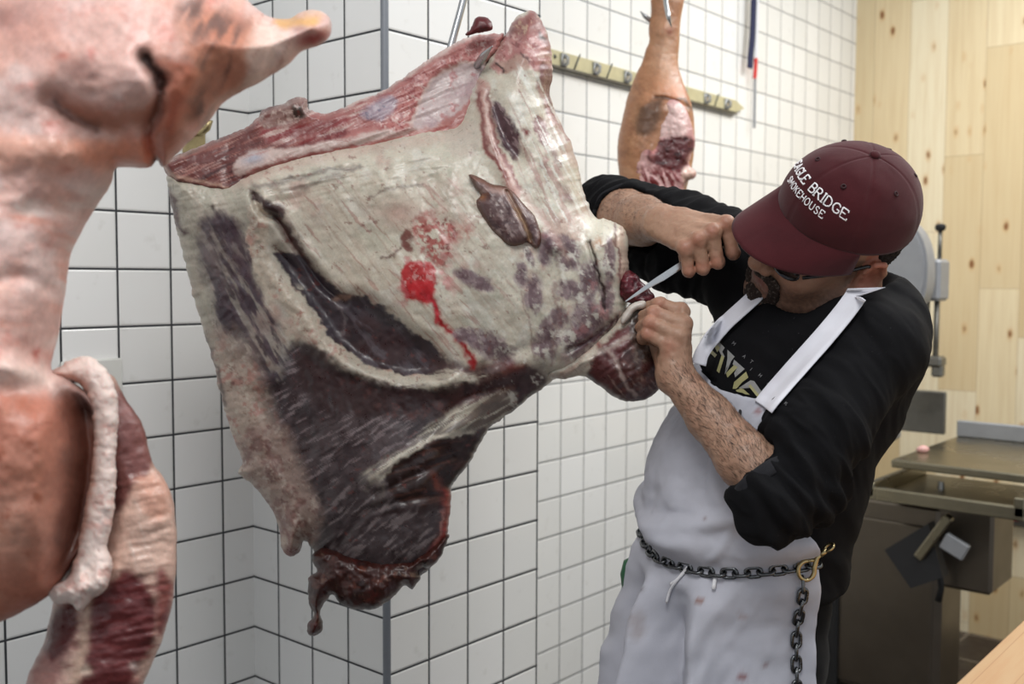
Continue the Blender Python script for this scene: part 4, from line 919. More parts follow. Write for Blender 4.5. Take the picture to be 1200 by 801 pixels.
def vnormals(V, F):
    n = np.zeros_like(V); a = V[F[:, 2]] - V[F[:, 0]]; b = V[F[:, 3]] - V[F[:, 1]]; f = np.cross(a, b)
    for k in range(4): np.add.at(n, F[:, k], f)
    return n / (np.linalg.norm(n, axis=1)[:, None] + 1e-12)
def relax(V, F, it=2, lam=.5):
    for _ in range(it):
        s = np.zeros_like(V); c = np.zeros(len(V))
        for a, b in ((0, 1), (1, 2), (2, 3), (3, 0)):
            np.add.at(s, F[:, a], V[F[:, b]]); np.add.at(s, F[:, b], V[F[:, a]]); np.add.at(c, F[:, a], 1); np.add.at(c, F[:, b], 1)
        V = V + lam * (s / np.maximum(c, 1)[:, None] - V)
    return V
def cmesh(name, V, F, m, parent=None, col=None):
    o = mesh(name, C2W(V), F, m, parent, True, col); bm_fix(o); return o

# ------------------------------------------------------------------ the man: joints (camera frame, metres)
def unit(v): v = np.asarray(v, float); return v / np.linalg.norm(v)
HX = np.array([-.9058, .402, .1337]); HY = np.array([-.2168, -.7109, .669])
HX = unit(HX); HY = unit(HY - HX * (HX @ HY)); HZ = -np.cross(HX, HY)
HF, HL, HU = (np.array([HX[i], HY[i], HZ[i]]) for i in range(3))
HM = np.array([HF, HL, HU]); HC = at(969, 283, 1.485)
def H(f, l, u): return HC + f * HF + l * HL + u * HU
BF = unit([-.88, 0, -.475]); BL = unit([.475, 0, -.88]); BU = np.array([0, 1.0, 0])
BU = -DOWN; BF = unit(BF - BU * (BF @ BU)); BL = unit(BL - BU * (BL @ BU) - BF * (BL @ BF))
BM = np.array([BF, BL, BU])
TU = unit([.25, .96, -.10]); TL = unit([.36, -.30, -.86]); TL = unit(TL - TU * (TL @ TU)); TF = unit(-np.cross(TL, TU)); TF = TF if TF @ BF > 0 else -TF
TM = np.array([TF, TL, TU])
SHR, ELR, WRR = at(874, 312, 1.64), at(716, 254, 1.79), at(776, 261, 1.555)
SHL, ELL, WRL = at(1020, 408, 1.43), at(908, 580, 1.335), at(790, 438, 1.455)
NB = at(965, 356, 1.55)
CH, BE, PE = at(938, 450, 1.55), at(877, 580, 1.575), at(866, 700, 1.61)
man = empty('person', C2W(PE + DOWN * (C2W(PE)[2])))
tag(man, 'man in maroon cap, black shirt and white apron cutting the hanging beef with a knife', 'person')

skin = Sdf()
hk = .02
for a in [((-.012, 0, .045), (.097, .077, .09)), ((.042, 0, -.015), (.058, .058, .085)), ((.03, 0, -.07), (.05, .046, .034)), ((-.03, 0, 0), (.07, .066, .07))]:
    skin.ell(H(*a[0]), a[1], HM, .03)
for s in (-1, 1):
    skin.cone(H(.005, s * .054, -.045), H(.075, s * .02, -.09), .02, .017, .03)
    skin.ell(H(.062, s * .036, -.022), (.03, .026, .03), HM, .02)
    skin.ell(H(-.012, s * .081, -.002), (.021, .0085, .036), HM @ Matrix.Rotation(0, 3, 'X').to_3x3() if False else HM, .006)
    skin.chain([H(.004, s * .084, .018), H(-.006, s * .088, .032), H(-.020, s * .090, .030), H(-.029, s * .090, .012), H(-.024, s * .088, -.012), H(-.010, s * .084, -.028)], [.0040, .0042, .0048, .0050, .0045, .006], .003)
    skin.ell(H(-.004, s * .081, -.034), (.010, .006, .011), HM, .005)
    skin.cone(H(.082, s * .03, .036), H(.086, s * .012, .034), .012, .012, .014)
    skin.ell(H(.108, s * .013, -.018), (.011, .008, .008), HM, .008)
skin.ell(H(.082, 0, -.09), (.021, .024, .02), HM, .02)
skin.cone(H(.094, 0, .032), H(.121, 0, -.01), .009, .0125, .01)
skin.cone(H(.092, -.018, -.042), H(.092, .018, -.042), .0085, .0085, .01).cone(H(.091, -.016, -.055), H(.091, .016, -.055), .0085, .0085, .01)
skin.cone(H(-.03, 0, -.02), NB, .062, .066, .03)
for s in (-1, 1): skin.cute(H(-.009, s * .091, .004), (.012, .0075, .018), HM, .004).cute(H(.002, s * .088, -.004), (.006, .006, .009), HM, .004)
skin.cutc(H(.104, -.022, -.0485), H(.104, .022, -.0485), .002, .002, .003)
# trunk (under the clothes), arms
skin.cone(NB, BE, .07, .10, .05).cone(BE, PE, .10, .10, .05).cone(NB, SHR, .045, .045, .04).cone(NB, SHL, .045, .045, .04)
skin.chain([SHR, (SHR * .5 + ELR * .5), ELR], [.05, .045, .040], .02)
fr = ELR + (WRR - ELR) * .3
skin.chain([ELR, fr, ELR + (WRR - ELR) * .65, WRR], [.040, .046, .037, .0265], .02)
skin.chain([SHL, SHL * .5 + ELL * .5, ELL], [.045, .040, .034], .012)
skin.chain([ELL, ELL + (WRL - ELL) * .28, ELL + (WRL - ELL) * .62, WRL], [.034, .0375, .0310, .0245], .012)
def hand(wrist, mcp, pip, dip, tip, thumb, palm_in, rf=(.0112, .0105, .0098, .0086)):
    for i in range(4):
        w0 = wrist + (mcp[i] - np.mean(mcp, 0)) * .42
        skin.cone(w0, mcp[i], .0155, .0112, .010)
        k = [1, 1.02, .98, .88][i]
        skin.cone(mcp[i], pip[i], .0112 * k, .0096 * k, .0025).cone(pip[i], dip[i], .0104 * k, .0092 * k, .003).cone(dip[i], tip[i], .0092 * k, .0078 * k, .003)
        skin.ell(pip[i], (.0106 * k,) * 3, None, .002)
        skin.ell(mcp[i] + (mcp[i] - wrist) * .02, (.0130,) * 3, None, .005)
    skin.cone(wrist, np.mean(mcp, 0) * .6 + wrist * .4 + palm_in, .019, .017, .02)
    skin.cone(thumb[0], thumb[1], .016, .0135, .014).cone(thumb[1], thumb[2], .0125, .0112, .006).cone(thumb[2], thumb[3], .0112, .0088, .004)
# right hand: index, middle, ring, little; wrapped round the knife handle
hand(WRR, [at(850, 262, 1.482), at(834, 271, 1.474), at(818, 280, 1.474), at(803, 290, 1.480)],
     [at(859, 296, 1.484), at(841, 307, 1.480), at(824, 314, 1.482), at(807, 318, 1.488)],
     [at(857, 293, 1.510), at(839, 303, 1.508), at(821, 310, 1.510), at(804, 313, 1.514)],
     [at(850, 276, 1.522), at(833, 286, 1.522), at(815, 294, 1.522), at(800, 300, 1.522)],
     [at(800, 258, 1.54), at(826, 262, 1.535), at(844, 270, 1.532), at(850, 284, 1.53)], np.array([0, -.004, .014]))
# left hand: pinching the edge of the shank
hand(WRL, [at(798, 366, 1.470), at(801, 380, 1.452), at(796, 394, 1.444), at(785, 405, 1.446)],
     [at(773, 356, 1.474), at(766, 366, 1.458), at(761, 378, 1.450), at(758, 391, 1.450)],
     [at(760, 360, 1.494), at(755, 371, 1.480), at(752, 383, 1.474), at(752, 395, 1.470)],
     [at(757, 370, 1.512), at(754, 380, 1.500), at(752, 390, 1.494), at(754, 401, 1.488)],
     [at(781, 424, 1.478), at(767, 402, 1.500), at(760, 382, 1.515), at(756, 368, 1.52)], np.array([0, 0, .012]))
V, F = nets(skin, .0023)
V = relax(V, F, 1, .4)
# pores, tendons, creases
N = vnormals(V, F)
def body_rel(V):
    hl = (V - HC) @ HM.T
    return hl
hl = body_rel(V)
inhead = (np.linalg.norm(hl, axis=1) < .16) & (V[:, 1] > .02)
disp = .0009 * fbm(V * 90, 3) * (~inhead) + .0005 * fbm(V * 160, 3)
sgn = 1 if (N * (V - V.mean(0))).sum() > 0 else -1
V = V + N * (disp * sgn)[:, None]
C = np.tile(lin((194, 152, 126)), (len(V), 1))
def cb(m, col):
    global C
    C = C + (lin(col) - C) * np.clip(m, 0, 1)[:, None]
cb(sstep(-.2, .6, fbm(V * 30, 4)) * .45, (208, 168, 142)); cb(sstep(.0, .7, fbm(V * 55 + 9, 4)) * .4, (176, 122, 98))
# knuckles and finger ends are redder
for q in [at(850, 262, 1.47), at(834, 271, 1.462), at(818, 280, 1.462), at(803, 290, 1.468), at(858, 295, 1.478), at(841, 305, 1.474), at(824, 312, 1.476), at(808, 316, 1.482), at(773, 356, 1.466), at(766, 366, 1.45), at(761, 378, 1.442), at(758, 391, 1.442), at(785, 405, 1.438)]:
    cb(gau(np.linalg.norm(V - q, axis=1) / .010) * .55, (196, 118, 96))
# head: stubble, ear, lips
f, l, u = hl.T
st = inhead * sstep(-.012, -.035, u + .25 * np.maximum(0, .02 - f)) * sstep(-.045, -.02, f) * sstep(-.14, -.11, u)
cb(inhead * .35, (196, 140, 114))
cb(st * (.55 + .3 * fbm(V * 300, 3)), (112, 86, 74)); cb(inhead * gau((f - .012) / .014) * sstep(-.05, -.02, u) * sstep(.04, .02, u) * (np.abs(l) > .05) * (np.abs(l) < .076) * .5, (96, 76, 66))
cb(inhead * (np.abs(l) > .076) * sstep(.03, .005, np.abs(f + .008)) * .6, (206, 112, 88))
cb(inhead * gau((f - .1) / .015) * gau((u + .049) / .009) * gau(l / .02) * .8, (150, 80, 72))
# forearm hair shadows the skin slightly darker on the outer side
mSkin = meat_mat('skin', .48, 420, .12, .12, .10, .4)
cmesh('body', V, F, mSkin, man, C * .64)

# hair on the forearms
def arm_hair(a, b, n, seed, out):
    r = np.random.RandomState(seed); ax = unit(b - a); L = np.linalg.norm(b - a)
    t = ((V - a) @ ax); rad = np.linalg.norm(V - a - t[:, None] * ax, axis=1)
    pick = np.where((t > .10 * L) & (t < 1.02 * L) & (rad < .062))[0]
    w = .25 + .75 * sstep(-.3, .8, (unit(out)[None] * (V[pick] - a - t[pick][:, None] * ax) / rad[pick][:, None]).sum(1)); w *= sstep(1.02 * L, .85 * L, t[pick]) * .9 + .1
    idx = r.choice(pick, n, p=w / w.sum()); HV = []; HFc = []
    for i in idx:
        nrm = N[i] * sgn; p0 = V[i]; d = unit(ax * 1.0 + out * .45 * r.randn() + .25 * r.randn(3)); d = unit(d - nrm * (d @ nrm)); l = r.uniform(.006, .014); sd = unit(np.cross(nrm, d)) * .00014
        p1 = p0 + d * l * .5 + nrm * .0016; p2 = p0 + d * l + nrm * .0012 + sd * r.randn() * 12; k = len(HV)
        HV += [p0 - sd, p0 + sd, p1 + sd, p1 - sd, p2]; HFc += [(k, k + 1, k + 2, k + 3), (k + 3, k + 2, k + 4)]
    return HV, HFc
mArmHair = simple('arm_hair_brown', (58, 42, 34), .6, 0, .1, 60, 0)
for a_, b_, n_, s_, o_ in ((ELL, WRL, 2300, 5, np.array([.4, .1, -.8])), (ELR, WRR, 1500, 6, np.array([.1, .5, -.7]))):
    hv, hf = arm_hair(a_, b_, n_, s_, o_)
    tag(mesh('arm_hair', C2W(np.array(hv)), hf, mArmHair, man, False), kind='stuff')
# ------------------------------------------------------------------ clothes
torso = Sdf()
torso.ell(CH - .012 * TL, (.130, .152, .19), TM, .05).ell(BE, (.140, .160, .175), BM, .07).ell(CH + .1 * TU - .05 * TF, (.09, .15, .11), TM, .05)
torso.cone(NB - .03 * TU, SHR, .064, .068, .04).cone(NB - .03 * TU, SHL, .062, .063, .04)
torso.ell(PE + .02 * BU, (.150, .158, .15), BM, .08)
# apron: a cloth wrapped round the trunk
PHI0 = math.radians(4)
def axis_at(h):
    """trunk axis at height h above PE"""
    hs = [-.9, 0, (BE - PE) @ BU, (CH - PE) @ BU, .5]
    pts = [PE - .9 * BU, PE, BE, CH - .03 * TF, CH + .16 * BU - .02 * BF]
    return np.stack([np.interp(h, hs, [p[i] for p in pts]) for i in range(3)], -1)
def dirv(phi): return np.cos(phi)[..., None] * BF + np.sin(phi)[..., None] * BL
def radius(h, phi):
    A = axis_at(h); D = dirv(phi); rs = np.linspace(.04, .36, 130)
    r = np.zeros(h.shape)
    hh = np.maximum(h, .02); A2 = axis_at(hh)
    flat = A2.reshape(-1, 3); dd = D.reshape(-1, 3); out = np.zeros(len(flat))
    for k in rs:
        out = np.where(torso(flat + k * dd) < 0, k, out)
    return out.reshape(h.shape)
def h_chain(phi): return .083 + .045 * sstep(-.1, -1.6, phi) + .020 * sstep(.5, 1.5, phi)
NSX, NT_, NK_ = 150, 56, 90
s = np.linspace(-1, 1, NSX)
rows = []
for i in range(NT_):
    t = i / (NT_ - 1); w = np.interp(t, [0, .25, .6, 1], [.72, .76, 1.2, 1.60]); off = np.interp(t, [0, 1], [.0, -.10])
    phi = s * w + off
    top = .368 - .025 * s - .022 * (1 - s * s)
    rows.append((top + (h_chain(phi) - top) * t, phi, t, 0 * s))
for i in range(1, NK_):
    t = i / (NK_ - 1); phi = s * 1.60 - .10; rows.append((h_chain(phi) - t * .72, phi, 1 + t, 0 * s + t))
Hh = np.array([r[0] for r in rows]); Ph = np.array([r[1] for r in rows]); Tt = np.array([np.full(NSX, r[2]) for r in rows]); Sk = np.array([r[3] for r in rows])
Rr = radius(Hh, Ph)
for _ in range(6): Rr[1:-1, 1:-1] = (Rr[1:-1, 1:-1] * 2 + Rr[:-2, 1:-1] + Rr[2:, 1:-1] + Rr[1:-1, :-2] + Rr[1:-1, 2:]) / 6
drop = np.clip(h_chain(Ph) - Hh, 0, None)
wst = gau((Hh - h_chain(Ph)) / .022)
flare = np.interp(Ph, [-1.8, -1.2, -.3, .4, .9, 1.8], [.25, .24, .17, .13, .07, .03])
pleat = (1 - 2 * np.abs(np.sin(Ph * 4.2 + .5 + .5 * np.sin(3 * Ph)))) * .6 + .4 * np.sin(Ph * 11 + 2)
ramp = sstep(0, .12, drop)
Rr = Rr + .008 + flare * drop + ramp * .040 * (pleat - .3) * np.interp(Ph, [-1.8, .2, .9, 1.8], [1, 1, .35, .3]) - .010 * wst
blouse = gau((Hh - h_chain(Ph) - .035) / .022)
Rr = Rr + .014 * blouse * (1 + .7 * np.sin(Ph * 5 + 1)) + .010 * gau((Hh - h_chain(Ph) - .055 - .035 * Ph) / .012) * sstep(-.9, -.2, Ph)
P3 = axis_at(Hh) + Rr[..., None] * dirv(Ph)
wr = fbm(P3 * np.array([14, 26, 14]), 3) * .004 + fbm(P3 * np.array([40, 60, 40]) + 5, 3) * .0012
fl2 = (1 - np.abs(fbm(P3 @ np.array([[.8, .5, .2], [-.5, .8, 0], [0, 0, 1]]) * np.array([30, 7, 12]), 2)) * 2) * .0035
Rr = Rr + wr + fl2 * (1 - wst)
P3 = axis_at(Hh) + Rr[..., None] * dirv(Ph)
nr, nc = Hh.shape

# shirt
shirt = Sdf(); shirt.p = list(torso.p)
shirt.chain([SHR, SHR * .5 + ELR * .5, ELR], [.080, .074, .064], .04).cone(ELR, ELR + (WRR - ELR) * .24, .062, .058, .03)
EM = SHL * .45 + ELL * .55
shirt.chain([SHL, EM, ELL + .012 * DOWN], [.064, .062, .050], .025).cone(ELL, ELL + (WRL - ELL) * .03, .050, .050, .02)
shirt.ell(ELL + np.array([.05, .0, .03]), (.05, .04, .045), None, .04)
shirt.cone(CH - .04 * TF, PE + .02 * BU + .01 * BF, .11, .118, .06)
shirt.half(PE + .035 * BU, DOWN, .01)
neckdir = unit(HC + HM.T @ np.array([-.03, 0, -.02]) - NB)
shirt.cutc(NB + .030 * TF - .022 * neckdir, NB + .10 * neckdir, .076, .10, .012).cutc(NB + .05 * TF + .03 * TL - .01 * TU, NB + .05 * TF + .03 * TL + .1 * TU, .058, .09, .012)
shirt.cutc(ELR + (WRR - ELR) * .12, WRR, .050, .054, .006)
shirt.cutc(ELL + (WRL - ELL) * .14, WRL, .0430, .052, .004)
shirt.half(ELR + (WRR - ELR) * .215, WRR - ELR, .006) if False else None
Vs, Fs = nets(shirt, .0034)
Vs = relax(Vs, Fs, 2, .5)
Ns = vnormals(Vs, Fs)
if (Ns * (Vs - Vs.mean(0))).sum() < 0: Ns = -Ns
def along(V, a, b):
    d = b - a; L = np.linalg.norm(d); t = ((V - a) @ d) / L
    return t, np.linalg.norm(V - a - t[:, None] * d / L, axis=1), L
tL, rL, LL = along(Vs, SHL, ELL); wL = sstep(.16, .10, rL) * sstep(-.06, .02, tL) * sstep(LL + .12, LL + .06, tL)
tR, rR, LR = along(Vs, SHR, ELR); wR = sstep(.13, .09, rR) * sstep(.0, .05, tR)
def fold(V, ax, fa, fx, seed):
    ax = unit(ax); t = V @ ax; X = V - t[:, None] * ax
    return fbm(X * fx + (t * fa)[:, None] * ax + seed, 3)
dl = SHL - ELL; skew = unit(unit(dl) + .45 * np.array([1, -.2, 0]))
f = wL * (.0065 * (1 - np.abs(fold(Vs, skew, 34, 9, 3)) * 2) + .005 * fold(Vs, skew, 22, 6, 5)) * (.35 + .65 * sstep(.04, .2, tL))
f = f + wL * .0035 * sstep(LL - .11, LL - .03, tL) * np.sin((tL * 170 + 5 * fbm(Vs * 12, 2)))
f = f + wR * (.0055 * (1 - np.abs(fold(Vs, unit(ELR - SHR) + np.array([0, .5, 0]), 40, 10, 7)) * 2))
wt = (1 - wL) * (1 - wR)
f = f + wt * (.006 * fold(Vs, np.array([.6, .8, .1]), 18, 6, 11) + .003 * (1 - np.abs(fold(Vs, np.array([.7, .5, 0]), 22, 7, 13))))
Vs = Vs + Ns * f[:, None]
# the shirt lies flat under the apron
hq = (Vs - PE) @ BU; Aq = axis_at(hq); dq = Vs - Aq; pq = np.arctan2(dq @ BL, dq @ BF); rq = np.hypot(dq @ BL, dq @ BF)
nb_h, nb_p = 64, 90
lut = np.full((nb_h, nb_p), 9.0)
ih = np.clip(((Hh.ravel() + .15) / .6 * nb_h).astype(int), 0, nb_h - 1); ip = np.clip(((Ph.ravel() + 1.9) / 3.8 * nb_p).astype(int), 0, nb_p - 1)
ok_ = (Hh.ravel() > -.15) & (Hh.ravel() < .45); np.minimum.at(lut, (ih[ok_], ip[ok_]), Rr.ravel()[ok_])
jh = np.clip(((hq + .15) / .6 * nb_h).astype(int), 0, nb_h - 1); jp = np.clip(((pq + 1.9) / 3.8 * nb_p).astype(int), 0, nb_p - 1)
lim = lut[jh, jp] - .007
sc_ = np.where((wL < .3) & (wR < .3) & (rq > lim), lim / np.maximum(rq, 1e-6), 1)
Vs = Aq + dq * sc_[:, None]
def cloth_mat(name, c, weave=900, rough=.85, var=.12, bump=.25, sheen=.15, lint=None):
    t = NT(name); p = t.pos(); n = t.noise(p, 18, 5, .6); g = t.noise(p, weave, 2)
    c = np.asarray(c, float)
    base = t.mix(t.maprange(n, .3, .7), rgba(c * (1 - var)), rgba(np.minimum(c * (1 + var), 255)))
    base = t.mix(t.maprange(g, .35, .65, 0, .35), base, rgba(np.minimum(c * 1.3 + 6, 255)))
    if lint is not None: base = t.mix(t.maprange(t.noise(p, 330, 2), .74, .78), base, rgba(lint))
    t.set(base=base, rough=rough, spec=.12, sheen=sheen, normal=t.bump(t.math('ADD', g, t.math('MULTIPLY', t.noise(p, 60, 3), .6)), bump, .0012))
    return t.m
mShirt = cloth_mat('black_jersey', (14, 14, 16), 1100, .9, .15, .3, .0, (60, 60, 62))
sh = cmesh('shirt', Vs, Fs, mShirt, man)
# rays from the camera onto the clothed trunk
def hit(px, py, S, d0=1.1, d1=1.8, lift=0.0):
    px = np.atleast_1d(np.asarray(px, float)); py = np.atleast_1d(np.asarray(py, float)); out = []
    ds = np.linspace(d0, d1, 260)
    for x, y in zip(px, py):
        P = np.stack([(x - 600) / FPX * ds, (400.5 - y) / FPX * ds, ds], 1); D = S(P); k = np.where(D < 0)[0]
        d = ds[k[0]] if len(k) else ds[np.argmin(D)]
        out.append(at(x, y, d - lift))
    return np.array(out)
from mathutils.bvhtree import BVHTree
def bvh(V, F): return BVHTree.FromPolygons([tuple(v) for v in V], [tuple(int(i) for i in f) for f in F])
bvS = bvh(Vs, Fs)
def cast(px, py, tree, lift=0.0, fallback=1.5):
    d = at(px, py, 1.0); n = np.linalg.norm(d); h = tree.ray_cast(Vector((0, 0, 0)), Vector(d / n))
    return (np.array(h[0]) if h[0] is not None else at(px, py, fallback)) * (1 - lift)
# the bib lies over the shirt's folds
def push_out():
    global Rr, P3
    pts = axis_at(Hh) + .42 * dirv(Ph); dd = -dirv(Ph); A0 = Rr.copy()
    for i in range(NT_):
        for j in range(NSX):
            h_ = bvS.ray_cast(Vector(pts[i, j]), Vector(dd[i, j]), .42)
            if h_[0] is not None:
                r_ = .42 - h_[3]
                if Rr[i, j] - .004 < r_ < Rr[i, j] + .035: A0[i, j] = r_ + .006
    D_ = A0 - Rr
    for _ in range(3): D_[1:-1, 1:-1] = np.maximum(D_[1:-1, 1:-1], (D_[:-2, 1:-1] + D_[2:, 1:-1] + D_[1:-1, :-2] + D_[1:-1, 2:]) / 4)
    D_[:, 0] = D_[:, 1]; D_[:, -1] = D_[:, -2]; D_[0] = D_[1]
    Rr = Rr + D_; P3 = axis_at(Hh) + Rr[..., None] * dirv(Ph)
push_out()
mRib = cloth_mat('black_rib_knit', (30, 30, 33), 700, .9, .12, .3, .05)
# rolled cuff on the raised arm, neck rib
def ring_mesh(c, axis, r, w, th, name, m, parent, ell=1.0):
    axis = unit(axis); a = unit(np.cross(axis, [0, 1, .2])); b = np.cross(axis, a); V = []; F = []; n = 64; q = [(-w / 2, 0), (-w / 2, th), (-w / 6, th * 1.25), (w / 6, th * 1.25), (w / 2, th), (w / 2, 0)]
    for i in range(n):
        t = 2 * PI * i / n; e = math.cos(t) * a + math.sin(t) * b * ell
        rr = r + .0015 * math.sin(3 * t + 1) + .001 * math.sin(7 * t)
        for x, y in q: V.append(c + e * (rr + y) + axis * x)
    k = len(q)
    for i in range(n):
        for j in range(k):
            F.append((i * k + j, i * k + (j + 1) % k, ((i + 1) % n) * k + (j + 1) % k, ((i + 1) % n) * k + j))
    return cmesh(name, np.array(V), np.array(F), m, parent)
ring_mesh(ELR + (WRR - ELR) * .25, WRR - ELR, .0485, .024, .0075, 'cuff', mRib, sh)
ring_mesh(ELL + (WRL - ELL) * .08, unit(WRL - ELL), .0455, .020, .005, 'cuff', mRib, sh)

# trousers and shoes
tr = Sdf(); FLO = lambda p: p + DOWN * (C2W(p)[2])
legs = []
tr.ell(PE - .012 * BF, (.122, .140, .13), BM, .06)
for s in (-1, 1):
    hip = PE + BL * s * .072 - BU * .07 + BF * .005; an = FLO(hip) + BU * .10 + BL * s * .03 - BF * .0; kn = hip * .52 + an * .48 + BF * .02
    tr.chain([hip, kn, an], [.088, .070, .056], .03); legs.append(an)
tr.half(PE + .075 * BU, BU, .01)
for an in legs: tr.half(an - BU * .03, DOWN, .005)
Vt, Ft = nets(tr, .006); Vt = relax(Vt, Ft, 2); Nt = vnormals(Vt, Ft)
Vt = Vt + Nt * (.005 * fold(Vt, np.array([.3, 1, 0]), 20, 9, 3))[:, None]
cmesh('trousers', Vt, Ft, cloth_mat('black_trousers', (13, 13, 15), 800, .9, .12, .25, .04), man)
mShoe = simple('black_leather', (28, 27, 27), .45, 0, .1, 80, .2)
for an in legs:
    so = FLO(an); S = Sdf()
    S.cone(so + BU * .052 - BF * .03, so + BU * .04 + BF * .14, .042, .040, .02).cone(so + BU * .05 - BF * .02, so + BU * .11 - BF * .01, .044, .05, .02).half(so + BU * .002, DOWN, .004)
    Va, Fa = nets(S, .006); cmesh('shoe', relax(Va, Fa, 1), Fa, mShoe, man)

def shell(P, th, name, m, parent, col=None):
    """thick sheet from a grid of points"""
    nr, nc = P.shape[:2]; V = P.reshape(-1, 3); I = np.arange(nr * nc).reshape(nr, nc)
    F = np.stack([I[:-1, :-1], I[1:, :-1], I[1:, 1:], I[:-1, 1:]], -1).reshape(-1, 4); N = vnormals(V, F)
    V2 = np.vstack([V, V - N * th]); n = len(V); G = F[:, ::-1] + n; E = []
    for line in (I[0], I[-1][::-1], I[:, 0][::-1], I[:, -1]):
        for a, b in zip(line[:-1], line[1:]): E.append((a, b, b + n, a + n))
    return cmesh(name, V2, np.vstack([F, G, np.array(E)]), m, parent, None if col is None else np.vstack([col, col]))
def apron_mat():
    t = NT('white_apron_cotton'); p = t.pos(); a = t.new('ShaderNodeAttribute', attribute_name='Col').outputs['Color']
    g = t.noise(p, 1000, 2); n = t.noise(p, 12, 5, .6)
    q = t.mix(1.0, a, t.maprange(n, .3, .7, .9, 1.04), 'MULTIPLY')
    t.set(base=q, rough=.85, spec=.2, normal=t.bump(t.math('ADD', g, t.math('MULTIPLY', t.noise(p, 45, 4), .8)), .28, .0012))
    return t.m
mApron = apron_mat()
ac = np.tile(lin((184, 185, 195)), (nr * nc, 1)); AV = P3.reshape(-1, 3); apx, apy = pix(AV)
def astain(x, y, rx, ry, col, k):
    global ac
    # a stain keeps its place on the cloth
    c0 = AV[np.argmin((apx - x) ** 2 + (apy - y) ** 2 + 4e4 * (AV[:, 2] - AV[:, 2].min()) ** 2)]
    d = (AV - c0); e = np.sqrt((d[:, 0] / rx) ** 2 + (d[:, 1] / ry) ** 2 + (d[:, 2] / max(rx, ry)) ** 2) + .5 * fbm(AV * 160, 3)
    ac = ac + (lin(col) - ac) * (sstep(1.5, .3, e) * k)[:, None]
for st_ in [(820, 700, .006, .006, (134, 90, 74), .75), (869, 722, .007, .006, (160, 140, 138), .5), (868, 791, .008, .008, (130, 66, 62), .7), (745, 728, .012, .022, (150, 140, 140), .6), (887, 481, .006, .005, (150, 110, 112), .8), (824, 607, .004, .004, (130, 112, 110), .7), (735, 685, .004, .004, (90, 80, 80), .6), (897, 778, .005, .003, (130, 100, 100), .6)]: astain(*st_)
ac = ac + (lin((166, 164, 168)) - ac) * (sstep(.1, .7, fbm(AV * 9, 4)) * .5)[:, None]
apron = shell(P3, .0018, 'apron', mApron, man, ac)
bvA = bvh(AV, np.stack([np.arange(nr * nc).reshape(nr, nc)[:-1, :-1], np.arange(nr * nc).reshape(nr, nc)[1:, :-1], np.arange(nr * nc).reshape(nr, nc)[1:, 1:], np.arange(nr * nc).reshape(nr, nc)[:-1, 1:]], -1).reshape(-1, 4))
def apoint(h, phi, lift=.0):
    """point on the apron at trunk height h and angle phi"""
    k = np.argmin((Hh - h) ** 2 + (.15 * (Ph - phi)) ** 2); return axis_at(Hh.ravel()[k]) + (Rr.ravel()[k] + lift) * dirv(np.array(Ph.ravel()[k]))
def ribbon(pts, wid, name, m, parent, tree, lift=.0035, n=40, ends=None):
    p = spline(pts, max(2, n // (len(pts) - 1))); G = []
    tg = np.gradient(p, axis=0); tg /= np.linalg.norm(tg, axis=1)[:, None]; nn = np.stack([-tg[:, 1], tg[:, 0]], 1)
    for q, e in zip(p, nn):
        G.append([cast(*(q + e * x * wid / 2), tree) for x in (-1, -.5, 0, .5, 1)])
    G = np.array(G)
    G[..., 2] = np.median(np.stack([np.roll(G[..., 2], k, 0) for k in (-1, 0, 1)]), 0) if len(G) > 4 else G[..., 2]
    for _ in range(4): G[1:-1] = (G[:-2] + 2 * G[1:-1] + G[2:]) / 4
    nrm_ = np.linalg.norm(G, axis=-1); mn = np.minimum.reduce([np.roll(nrm_, k, 0) for k in (-1, 0, 1)]); mn = np.minimum(mn, mn[:, 2:3] + .004); G = G * (mn / nrm_)[..., None]
    G = G * (1 - lift / np.linalg.norm(G, axis=-1))[..., None]
    return shell(G, .0016, name, m, parent, np.tile(lin((222, 222, 230)), (G.shape[0] * G.shape[1], 1)))
c0 = P3[0, -4]; c1 = P3[0, 3]; q0 = pix(c0); q1 = pix(c1)
print('bib corners', q1, q0)
ribbon([(894, 476), (904, 463), (932, 431), (966, 393), (990, 364), (1003, 346)], 24, 'neck_strap', mApron, apron, bvS, .012)
ribbon([(q1[0] - 1, q1[1] + 14), (q1[0] + 4, q1[1] - 2), (846, 382), (872, 358), (890, 341), (905, 325)], 17, 'neck_strap', mApron, apron, bvS, .015)
# apron ties knotted under the chain
tie = MB(); b0 = cast(800, 662, bvA); 
for pts in ([(806, 664), (796, 676), (786, 690), (781, 706)], [(806, 664), (800, 672), (792, 680), (786, 684)]):
    tie.tube(C2W(np.array([cast(*q, bvA, .004) for q in spline(pts, 5)])), .0022, 8)
tie.build('apron_tie', mApron, apron, True)
tab = MB(); tp = spline([(838, 676), (836, 690)], 3); tab.tube(C2W(np.array([cast(*q, bvA, .004) for q in tp])), .003, 8); tab.build('apron_tie', mApron, apron, True)
for ob in apron.children:
    if ob.name.startswith('apron_tie'):
        a = ob.data.color_attributes.new('Col', 'FLOAT_COLOR', 'POINT'); a.data.foreach_set('color', np.tile([.75, .75, .78, 1], len(ob.data.vertices)).astype(np.float32))

